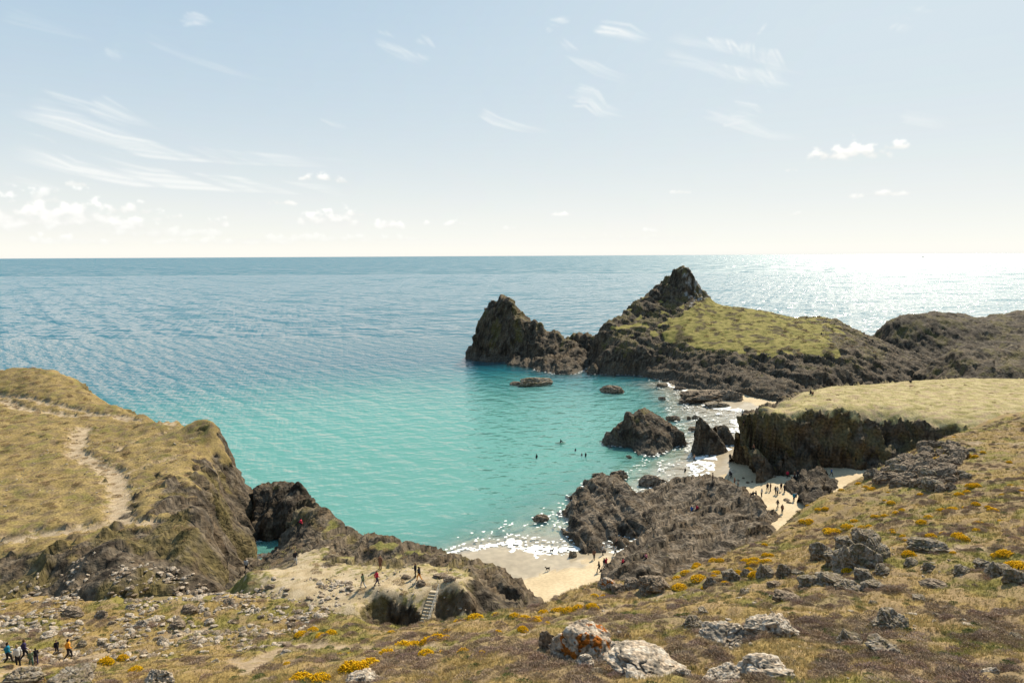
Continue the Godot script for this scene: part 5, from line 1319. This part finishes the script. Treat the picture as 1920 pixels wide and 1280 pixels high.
	land.call("island", "island", ISLAND, {"cell": 0.6, "ledge": 0.45, "big": 1.15, "strike": -30.0, "turf_low": 13.0, "turf": 0.8, "bare": bare_island, "paint": paint_island, "label": "large island with a pointed rock peak and a green grassy dome", "category": "island"})
	land.call("gull", "sea_stack", GULL, {"cell": 0.5, "ledge": 0.55, "big": 1.5, "label": "tall dark brown rock stack standing in the sea beside the island", "category": "sea stack"})
	land.call("gull_ledge", "rock_ledge", GULL_LEDGE, {"cell": 0.45, "big": 0.8, "label": "low jagged ledge at the foot of the tall sea stack", "category": "rock"})
	land.call("gap_rock", "sea_rock", GAP_ROCK, {"cell": 0.5, "label": "dark rounded rock in the gap between stack and island", "category": "rock"})
	land.call("gap_boulder", "sea_boulder", GAP_BOULDER, {"cell": 0.35, "big": 0.6, "label": "small pointed rock at the water's edge in the gap beside the island", "category": "rock"})
	land.call("pyramid", "pyramid_rock", PYRAMID, {"cell": 0.3, "big": 0.7, "ledge": 0.9, "label": "dark pyramid shaped rock standing in the shallows", "category": "rock"})
	land.call("twin", "leaning_rock", TWIN, {"cell": 0.22, "big": 0.35, "soft": 0.5, "label": "upright dark rock leaning to a blunt point on the sand", "category": "rock"})
	land.call("twin_boulder", "beach_boulder", TWIN_BOULDER, {"cell": 0.25, "big": 0.35, "soft": 0.5, "label": "rounded dark boulder close behind the upright leaning rock", "category": "rock"})
	land.call("reef_west", "reef", REEF_WEST, {"cell": 0.25, "big": 0.75, "fine": 0.12, "ledge": 1.1, "strike": -8.0, "paint": paint_reef, "label": "brown ribbed reef reaching into the surf", "category": "reef"})
	land.call("reef_east", "reef", REEF_EAST, {"cell": 0.27, "big": 0.8, "fine": 0.12, "ledge": 1.0, "strike": 45.0, "paint": paint_reef, "label": "broad dark ribbed reef between beach and gorse slope", "category": "reef"})
	land.call("dark_rock", "reef_rock", DARK_ROCK, {"cell": 0.27, "big": 0.9, "paint": paint_black, "ledge": 1.0, "label": "black rock hump on the sand below the right hillside", "category": "rock"})
	land.call("stack", "sea_stack", STACK, {"cell": 0.28, "big": 1.2, "paint": paint_black, "label": "black jagged stack with a square top beside the left cliff", "category": "sea stack"})
	clock("rocks")

	# ---- stones
	var rng := RandomNumberGenerator.new()
	rng.seed = 21
	var big_stones := []
	for k in 12:
		big_stones.append(stone_mesh(5, 40 + k, 9 + k % 5, 0.075, k % 3, 0.0))
	var orange_stone := stone_mesh(5, 77, 10, 0.07, 0, 0.08)
	var small_stones := []
	for k in 9:
		small_stones.append(stone_mesh(2, 80 + k, 8, 0.05, k % 3))
	var dome := node("rock_outcrop")
	dome.position = Vector3(BOULDERS[135], 0, BOULDERS[136])
	for k in BOULDERS.size() / 5:
		var x: float = BOULDERS[k * 5]
		var z: float = BOULDERS[k * 5 + 1]
		var w: float = BOULDERS[k * 5 + 2]
		var h: float = BOULDERS[k * 5 + 3]
		var kind: int = BOULDERS[k * 5 + 4]
		var mesh: Mesh = orange_stone if k == 0 or k == 18 else big_stones[kind + 3 * (k % 4)]
		if z < -90.0:
			continue
		var o := mesh_node("boulder" if k < 26 or k > 39 else "outcrop_block", mesh, mats.stone)
		o.position = Vector3(x, ground_at(x, z, ["hillside", "terrace", "headland"]) + h * 0.04, z - w * 0.2)
		o.rotation = Vector3(rng.randf_range(-0.2, 0.2), rng.randf_range(-0.5, 0.5), rng.randf_range(-0.2, 0.2))
		o.scale = Vector3(w * 1.0, h * 1.3, w * rng.randf_range(0.7, 1.0))
		if k >= 26 and k <= 39:
			o.name = "block"
			remove_child(o)
			o.position -= dome.position
			dome.add_child(o, true)
			continue
		var size := "large" if w > 2.0 else "middling" if w > 1.0 else "small"
		var look: String = ["pale pinkish", "grey lichened", "brown"][kind]
		var where := "in the stony field"
		var best := 1e9
		for mark: Array in [[3.0, -28.0, "beside the orange lichened boulder"], [7.5, -24.0, "among heather at the foot of the slope"], [12.0, -34.0, "on the heathery slope below the path"], [27.0, -51.0, "beside the domed grey outcrop"], [14.0, -66.0, "on the brow above the reef"], [36.0, -47.0, "beside the big yellow gorse on the right"], [24.0, -33.0, "on the bare right slope"], [-8.0, -72.0, "at the edge of the bare earth terrace"], [-10.0, -32.0, "below the yellow gorse by the path"], [-38.0, -48.0, "beside the walkers on the valley path"], [-45.0, -62.0, "in the stony field below the bluff"], [-25.0, -60.0, "in the stony field near the terrace"]]:
			var d := Vector2(x - mark[0], z - mark[1]).length()
			if d < best:
				best = d
				where = mark[2]
		var label := "%s %s boulder %s" % [size, look, where]
		tag(o, "pale boulder with a large bright orange lichen patch" if k == 0 else "tan rock with orange lichen above the beach" if k == 18 else label, "boulder", "" if k == 0 or k == 18 else "boulders " + where)
	tag(dome, "domed outcrop of grey lichened blocks on the right slope", "outcrop")
	# a broken outcrop on the right hillside: one thing of many blocks
	var tor := node("rock_outcrop")
	tor.position = Vector3(OUTCROP[0], 0, OUTCROP[1])
	for k in OUTCROP.size() / 2:
		for j in 3:
			var x: float = OUTCROP[k * 2] + rng.randfn() * 0.9
			var z: float = OUTCROP[k * 2 + 1] + rng.randfn() * 0.9
			if z < -125.0:
				continue
			var s := rng.randf_range(0.9, 2.6)
			var o := mesh_node("block", big_stones[2 + 3 * ((k + j) % 4)] if (k + j) % 5 else big_stones[1], mats.stone, tor)
			o.position = Vector3(x, ground_at(x, z, ["hillside"]) + s * 0.15, z) - tor.position
			o.rotation = Vector3(rng.randf(), rng.randf() * TAU, rng.randf() * 0.6)
			o.scale = Vector3(s * 1.2, s * 0.85, s)
	tag(tor, "broken outcrop of brown blocks on the crest of the right hillside", "outcrop")
	# rocks awash and stones on the sand
	for k in SKERRIES.size() / 4:
		var w: float = SKERRIES[k * 4 + 2]
		var h: float = SKERRIES[k * 4 + 3]
		var o := mesh_node("skerry", big_stones[(2 if k % 3 else 1) + 3 * (k % 4)], mats.sea_rock)
		o.position = Vector3(SKERRIES[k * 4], h * 0.1, SKERRIES[k * 4 + 1] - w * 0.12)
		o.rotation.y = rng.randf_range(-0.4, 0.4)
		o.scale = Vector3(w * 1.1, h * 1.9, w * 0.6)
		var tan_one := k == 15
		tag(o, AWASH[k], "rock", "rocks awash in the cove")
		if tan_one:
			o.material_override = mats.stone
	for k in BEACH_STONES.size() / 4:
		var x: float = BEACH_STONES[k * 4]
		var z: float = BEACH_STONES[k * 4 + 1]
		var o := mesh_node("beach_stone", small_stones[2 + 3 * (k % 3)], mats.sea_rock)
		o.position = Vector3(x, ground_at(x, z, ["beach"]) + 0.05, z)
		o.rotation.y = rng.randf() * TAU
		o.scale = Vector3(BEACH_STONES[k * 4 + 2], BEACH_STONES[k * 4 + 3] * 1.6, BEACH_STONES[k * 4 + 2] * 0.7)
		tag(o, "small dark stone lying on the dry sand among the walkers", "stone", "stones on the sand")
	# the stony field: the largest stones one by one, the rest as stuff
	var places := []
	var tints := PackedColorArray()
	var singles := 0
	var tries := 0
	while places.size() < 3400 and tries < 30000:
		tries += 1
		var zone := rng.randf()
		var x: float
		var z: float
		var keys := ["hillside", "terrace", "headland"]
		if zone < 0.70:
			x = rng.randf_range(-56.0, -18.0)
			z = rng.randf_range(-76.0, -50.0)
		elif zone < 0.74:
			x = rng.randf_range(-24.0, -4.0)
			z = rng.randf_range(-84.0, -69.0)
		elif zone < 0.86:
			x = rng.randf_range(-85.0, -55.0)
			z = rng.randf_range(-125.0, -88.0)
		else:
			x = rng.randf_range(5.0, 45.0)
			z = rng.randf_range(-60.0, -22.0)
		if absf(x) > 8.0 - z * 0.78 or nz.patch.get_noise_2d(x * 1.5 + 70.0, z * 1.5) < (-0.08 if zone < 0.74 else 0.12):
			continue
		var s := pow(rng.randf(), 2.2) * (0.6 if zone < 0.70 else 0.22) + 0.12
		var t := Transform3D(Basis.from_euler(Vector3(rng.randf() * 0.4, rng.randf() * TAU, rng.randf() * 0.4)).scaled_local(Vector3(s * 1.3, s * 0.6, s)), Vector3(x, ground_at(x, z, keys) + s * 0.08, z))
		if zone < 0.70 and s > 0.36 and singles < 280:
			singles += 1
			var o := mesh_node("stone", small_stones[[0, 0, 2, 1][singles % 4] + 3 * (singles % 3)], mats.stone)
			o.transform = t
			tag(o, "loose flat stone lying in the grass of the stony field", "stone", "stones of the stony field")
		else:
			places.append(t)
			tints.append(Color.WHITE)
	scatter("scattered_stones", small_stones[0], mats.stone, places.slice(0, 2300), tints.slice(0, 2300), "small pale stones scattered through the grass", "stones")
	scatter("scattered_stones", small_stones[5], mats.stone, places.slice(2300), tints.slice(2300), "small brown stones scattered over grass and bare earth", "stones")
	clock("stones")

	# ---- plants of the near slope
	var tufts := [tuft_mesh(1, 9, 0.35, 0.45, 0.035), tuft_mesh(2, 9, 0.4, 0.6, 0.03)]
	var heather := shrub_mesh(3, 620, 0.13, 0.012, Color(0.15, 0.108, 0.075), Color(0.42, 0.31, 0.21))
	var green_shrub := shrub_mesh(4, 420, 0.16, 0.02, Color(0.035, 0.055, 0.018), Color(0.10, 0.13, 0.035))
	var path_dist := line_distance(PATH_HILL, [-62.0, 90.0, -150.0, -8.0], 0.5, 4.0)
	var grass_places := [[], []]
	var grass_tints := [PackedColorArray(), PackedColorArray()]
	var heath_places := []
	var heath_tints := PackedColorArray()
	var green_places := []
	var green_tints := PackedColorArray()
	for band in [[18.0, 34.0, 85.0, 4.2], [34.0, 52.0, 38.0, 2.2], [52.0, 80.0, 18.0, 2.0], [80.0, 130.0, 9.0, 0.9]]:
		var area: float = 0.8 * (band[1] * band[1] - band[0] * band[0])
		for k in int(area * band[2]):
			var d := sqrt(lerpf(band[0] * band[0], band[1] * band[1], rng.randf()))
			var x := rng.randf_range(-0.8, 0.8) * d
			var z := -d
			if path_dist.at(x, z) < 0.7 + rng.randf() * 0.3 or (x < 20.0 and z < -68.0):
				continue
			var h := ground_at(x, z, ["hillside"])
			if h < 11.0 or (x > -15.0 and x < 20.0 and z < -62.0 and h < 14.0) or ground_at(x, z, ["terrace", "headland", "plateau"]) > h:
				continue
			var c := hill_cover(x, z)
			if rng.randf() < c.w * 0.35:
				continue
			var spin := Basis.from_euler(Vector3(rng.randfn() * 0.15, rng.randf() * TAU, rng.randfn() * 0.15))
			if rng.randf() < band[3] / band[2]:
				var s := rng.randf_range(0.4, 1.0)
				if rng.randf() < c.x * 0.75 + 0.08:
					heath_places.append(Transform3D(spin.scaled_local(Vector3(s, s * rng.randf_range(0.6, 1.0), s)), Vector3(x, h - 0.04, z)))
					var t := rng.randf_range(0.7, 1.25)
					heath_tints.append(Color(t, t * rng.randf_range(0.92, 1.04), t * rng.randf_range(0.85, 1.1)))
					continue
				elif rng.randf() < 0.16:
					s *= 0.7
					green_places.append(Transform3D(spin.scaled_local(Vector3(s, s * 0.7, s)), Vector3(x, h - 0.04, z)))
					green_tints.append(Color.WHITE)
					continue
			var s := rng.randf_range(0.09, 0.26) * (1.0 if d < 52.0 else 1.35) * (1.0 - c.x * 0.35)
			var col := mixc(Color(0.41, 0.29, 0.11), Color(0.25, 0.23, 0.06), c.y + rng.randfn() * 0.2)
			col = mixc(col, Color(0.22, 0.165, 0.105), c.x * 0.6)
			col = mixc(col, Color(0.55, 0.44, 0.23), maxf(0.0, rng.randfn() * 0.25))
			var v := k % 2
			grass_places[v].append(Transform3D(spin.scaled_local(Vector3(s * 1.2, s, s * 1.2)), Vector3(x, h - 0.02, z)))
			grass_tints[v].append(col)
	for v in 2:
		scatter("grass", tufts[v], mats.blade, grass_places[v], grass_tints[v], "dry straw and green grass covering the near slope", "grass")
	scatter("heather", heather, mats.twig, heath_places, heath_tints, "low grey brown heather growing through the grass of the slope", "heather")
	scatter("ground_ivy", green_shrub, mats.twig, green_places, green_tints, "low green leafy plants among heather and grass", "ground cover")
	print(grass_places[0].size(), " tufts ", heath_places.size(), " heather ", green_places.size())
	# tussocks and low scrub on the headlands and the island
	var far_places := []
	var far_tints := PackedColorArray()
	var scrub_places := []
	var scrub_tints := PackedColorArray()
	for zone: Array in [["headland", -130.0, -40.0, -180.0, -78.0, 9000, Color(0.36, 0.265, 0.105)], ["plateau", 55.0, 170.0, -205.0, -145.0, 3500, Color(0.50, 0.41, 0.19)], ["island", 65.0, 150.0, -345.0, -250.0, 3500, Color(0.30, 0.26, 0.075)], ["terrace", -46.0, 4.0, -100.0, -62.0, 1500, Color(0.30, 0.26, 0.09)]]:
		for k in int(zone[5]):
			var x := rng.randf_range(zone[1], zone[2])
			var z := rng.randf_range(zone[3], zone[4])
			if absf(x) > 8.0 - z * 0.8:
				continue
			var h := ground_at(x, z, [zone[0]])
			var hx: float = fields[zone[0]].at(x + 0.6, z) - fields[zone[0]].at(x - 0.6, z)
			var hz: float = fields[zone[0]].at(x, z + 0.6) - fields[zone[0]].at(x, z - 0.6)
			if h < 10.0 or hx * hx + hz * hz > 0.8 or nz.patch.get_noise_2d(x * 1.7, z * 1.7 + 90.0) < -0.05:
				continue
			var s := rng.randf_range(0.2, 0.42) * (1.5 if zone[0] == "island" else 1.0)
			var b := Basis.from_euler(Vector3(0, rng.randf() * TAU, 0))
			if rng.randf() < (0.22 if zone[0] != "plateau" else 0.05):
				s *= rng.randf_range(2.0, 4.0)
				scrub_places.append(Transform3D(b.scaled_local(Vector3(s, s * 0.55, s)), Vector3(x, h - 0.06, z)))
				var d := rng.randf_range(0.8, 1.6)
				scrub_tints.append(Color(d, d * 0.95, d * 0.75))
			else:
				far_places.append(Transform3D(b.scaled_local(Vector3(s * 2.2, s * 0.8, s * 2.2)), Vector3(x, h - 0.03, z)))
				var c: Color = zone[6]
				far_tints.append(c * rng.randf_range(0.75, 1.2))
	scatter("tussock_grass", tufts[1], mats.blade, far_places, far_tints, "tussocks of dry grass on the headlands and island", "grass")
	scatter("low_scrub", heather, mats.twig, scrub_places, scrub_tints, "low brown scrub dotted over the headlands", "scrub")
	# gorse in bloom
	var gorse := []
	for k in 4:
		gorse.append([shrub_mesh(30 + k, 700, 0.12, 0.013, Color(0.04, 0.05, 0.016), Color(0.12, 0.115, 0.035)), bloom_mesh(30 + k, 1300, 0.034)])
	var spots := GORSE.duplicate()
	while spots.size() < GORSE.size() + 210:
		var x := rng.randf_range(14.0, 75.0)
		var z := rng.randf_range(-112.0, -48.0)
		if absf(x) < -z * 0.78 and ground_at(x, z, ["hillside"]) > 14.0 and nz.patch.get_noise_2d(x * 1.2, z * 1.2 + 500.0) > 0.08:
			spots.append_array([x, z, rng.randf_range(0.5, 1.3)])
	for k in spots.size() / 3:
		var cx: float = spots[k * 3]
		var cz: float = spots[k * 3 + 1]
		var w: float = spots[k * 3 + 2]
		if cz < -130.0:
			continue
		var n := 1 if w < 1.2 else 2 if w < 2.4 else 4
		for j in n:
			var x := cx + (rng.randf() - 0.5) * w * (0.0 if n == 1 else 1.0)
			var z := cz + (rng.randf() - 0.5) * w * (0.0 if n == 1 else 0.7)
			var s := w / pow(n, 0.5) * rng.randf_range(0.9, 1.2)
			var o := node("gorse_bush")
			o.position = Vector3(x, ground_at(x, z, ["hillside"]) - 0.05, z)
			o.rotation.y = rng.randf() * TAU
			o.scale = Vector3(s, minf(s, 1.3) * rng.randf_range(0.7, 1.0), s)
			mesh_node("foliage", gorse[(k + j) % 4][0], mats.twig, o)
			mesh_node("flowers", gorse[(k + j) % 4][1], mats.bloom, o)
			var where := "on the right hillside" if x > 18.0 else "above the beach" if cz < -52.0 and x > -8.0 else "beside the stony field" if x < -18.0 else "along the near path"
			tag(o, "low gorse bush in bright yellow flower " + where, "gorse bush", "gorse bushes " + where)
	clock("plants")

	# ---- surf: lacy foam lying on the water where it meets sand and rock
	foam_sheet()
	clock("foam")

	# ---- the steps from the gully up to the terrace, with a handrail
	var steps := node("stone_steps")
	steps.position = Vector3(-9.7, 10.3, -69.4)
	var dir := Vector3(0.85, 0, -3.6).normalized()
	steps.rotation.y = atan2(-dir.x, -dir.z)
	var step_mat := plain("step_stone", Color(0.42, 0.35, 0.25), 0.95)
	for k in 11:
		var o := mesh_node("step", box_mesh(Vector3(0.95 + rng.randf() * 0.12, 0.3, 0.42)), step_mat, steps)
		o.position = Vector3(rng.randf_range(-0.04, 0.04), 0.05 + k * 0.21, -k * 0.34)
		o.rotation.y = rng.randf_range(-0.04, 0.04)
	var rail_mat := plain("rail_wood", Color(0.45, 0.42, 0.36), 0.8)
	for k in 5:
		rod("post", Vector3(0.56, k * 0.55 - 0.2, -k * 0.85), Vector3(0.56, k * 0.55 + 1.0, -k * 0.85), 0.045, rail_mat, steps)
	for y in [0.55, 1.0]:
		rod("handrail", Vector3(0.56, y, 0.1), Vector3(0.56, y + 2.2, -3.5), 0.04, rail_mat, steps)
	tag(steps, "flight of stone steps with a pale handrail climbing from the gully", "steps")

	# ---- people and dogs
	var all := ["hillside", "terrace", "headland", "plateau", "beach", "reef_west", "reef_east", "dark_rock"]
	var colors := ["black", "teal", "pale grey", "dark purple", "olive green", "green", "orange", "red", "brown", "blue", "pink", "no"]
	for k in PEOPLE.size():
		var q: Array = PEOPLE[k]
		var p := Vector3(q[0], ground_at(q[0], q[1], all), q[1])
		var where := "on sand below the grassy headland"
		if p.x < -30.0 and p.z > -60.0:
			where = "on the stony valley path"
		elif p.z > -100.0 and p.x < -4.0:
			where = "on the bare earth terrace"
		elif q[2] == "sit" and p.y > 8.0:
			where = "on the edge of the grassy headland"
		elif q[2] == "sit":
			where = "on the dark reef"
		elif p.z > -120.0 and p.x < 20.0:
			where = "on the near beach beside the reef"
		var doing: String = {"walk": "walking", "stand": "standing", "child": "walking", "sit": "sitting"}[q[2]]
		var label := "%s in %s top and %s trousers %s %s" % ["small person" if q[2] == "child" else "person", colors[q[3]], colors[q[4]], doing, where]
		if q[3] == 11:
			label = "bare shouldered %s %s %s" % ["small bather" if q[2] == "child" else "bather", doing, where]
		elif q[4] == 11:
			label = "person in %s top and shorts %s %s" % [colors[q[3]], doing, where]
		var turn := rng.randf() * TAU
		if k == 0 or k == 2 or k == 6:
			turn = -0.9
		person(q[2], p + Vector3(0, 0.0, 0), turn, q[3], q[4], label, "people " + where)
	var board_mat := plain("board_paint", Color(0.10, 0.12, 0.10), 0.4)
	for q: Array in BATHERS:
		var depth := -0.95 if q[2] == "wade" else -1.38
		if q[2] == "board":
			var s := SphereMesh.new()
			s.radius = 0.5
			s.height = 1.0
			s.radial_segments = 24
			s.rings = 10
			var b := mesh_node("paddle_board", s, board_mat)
			b.scale = Vector3(3.2, 0.16, 0.75)
			b.position = Vector3(q[0], 0.06, q[1])
			b.rotation.y = 0.15
			tag(b, "long dark paddle board floating on the turquoise water", "paddle board")
			person("sit", Vector3(q[0], 0.1, q[1]), -1.5, 0, 0, "person in black sitting on the floating paddle board", "")
		else:
			var w: bool = q[2] == "wade"
			person("stand", Vector3(q[0], depth, q[1]), 0.6, 0, 0, "person in a dark wetsuit standing waist deep in the sea" if w else "swimmer with only head and shoulders above the turquoise water", "bathers wading in the sea" if w else "swimmers in the cove")
	for k in DOGS.size():
		var p := Vector3(DOGS[k][0], maxf(ground_at(DOGS[k][0], DOGS[k][1], ["beach"]), -0.12), DOGS[k][1])
		dog(p, [-1.2, 1.3, 2.0][k], ["black dog standing in the foam at the water's edge", "dark dog beside the walker in blue on the shaded sand", "small black dog splashing over the wet sand"][k], Color(0.02, 0.018, 0.016))
	clock("people")

	# ---- a ship on the horizon and a gull in the air
	var ship := node("cargo_ship")
	ship.position = Vector3(5400, 0, -9000)
	ship.rotation.y = 0.3
	ship.scale = Vector3.ONE * 0.6
	var hull := mesh_node("hull", box_mesh(Vector3(95, 9, 16)), plain("hull_paint", Color(0.12, 0.10, 0.10)), ship)
	hull.position.y = 3.0
	var house := mesh_node("deckhouse", box_mesh(Vector3(14, 15, 14)), plain("deck_paint", Color(0.5, 0.5, 0.48)), ship)
	house.position = Vector3(-36, 14, 0)
	rod("mast", Vector3(20, 7, 0), Vector3(20, 24, 0), 0.8, mats.hull_paint, ship)
	tag(ship, "tiny dark cargo ship far off on the horizon", "ship")


# Foam: a fine sheet on the water, kept only where the surf has churned it
func foam_sheet() -> void:
	var cell := 0.4
	var x0 := -26.0
	var z0 := -300.0
	var nx := int(112.0 / cell)
	var nzn := int(208.0 / cell)
	var lace := make_noise("lace", FastNoiseLite.TYPE_SIMPLEX, 0.35, 4, FastNoiseLite.FRACTAL_RIDGED)
	var rocks := ["gull", "gull_ledge", "gap_boulder", "island", "pyramid", "twin", "reef_west", "reef_east", "terrace", "plateau"]
	var v := PackedVector3Array()
	var idx := PackedInt32Array()
	var seen := {}
	for j in nzn:
		var z := z0 + j * cell
		for i in nx:
			var x := x0 + i * cell
			if x > 20.0 - z * 0.42:
				continue
			var h: float = fields.beach.at(x, z)
			if h > 0.05:
				continue
			var near := 0.0
			if h > -1.4:
				var slow: float = nz.patch.get_noise_2d(x * 0.8, z * 0.8)
				for line in [[-0.04, 0.15, 1.5], [-0.36, 0.11, 0.62], [-0.80, 0.14, 0.45]]:
					near = maxf(near, line[2] * (1.0 - absf(h - line[0] + slow * 0.25) / line[1]))
			var r := ground_at(x, z, rocks)
			if r > -1.6:
				near = maxf(near, 0.55 - absf(r + 0.5) * 0.4)
			if near <= 0.0:
				continue
			if lace.get_noise_2d(x, z) * 0.5 + 0.5 + nz.grain.get_noise_2d(x * 1.5, z * 1.5) * 0.35 > 1.05 - near * 0.66:
				var q := []
				for c in [[0, 0], [1, 0], [0, 1], [1, 1]]:
					var id: int = (j + c[1]) * 10000 + i + c[0]
					if not seen.has(id):
						seen[id] = v.size()
						var px: float = x + c[0] * cell
						var pz: float = z + c[1] * cell
						v.append(Vector3(px + nz.grain.get_noise_2d(px * 3.0, pz * 3.0) * 0.3, 0.03 + 0.02 * nz.spot.get_noise_2d(px, pz), pz + nz.grain.get_noise_2d(pz * 3.0, px * 3.0) * 0.3))
					q.append(seen[id])
				idx.append_array(PackedInt32Array([q[0], q[1], q[2], q[1], q[3], q[2]]))
	var c := PackedColorArray()
	c.resize(v.size())
	c.fill(Color(0.82, 0.84, 0.82))
	var o := mesh_node("surf_foam", arrays_mesh(v, c, idx), mats.foam)
	tag(o, "lacy white foam where the sea meets sand and rocks", "foam", "", "stuff")


const AWASH := ["long low rock awash off the foot of the tall stack", "small rock awash beside the long rock off the stack", "humped brown rock alone in turquoise water off the island", "flat rock at the waterline of the island beach", "long flat rock ledge across the sand below the island", "blocky end of the flat ledge below the island", "low slab in front of the flat ledge below the island", "rounded rock in the surf behind the pyramid rock", "small rock in the surf between pyramid rock and leaning rock", "small rock in the surf between pyramid rock and leaning rock", "flat rock touching the foot of the upright leaning rock", "round rock in the surf just off the brown ribbed reef", "thin strip of rock awash beside the round rock off the reef", "tan humped rock in the inlet behind the dark reef", "lone dark rock in the pale shallows off the near beach", "round tan boulder at the edge of the wet sand", "small rock in the wash of the island beach", "small rock in the wash of the island beach", "small rock at the seaward foot of the pyramid rock"]
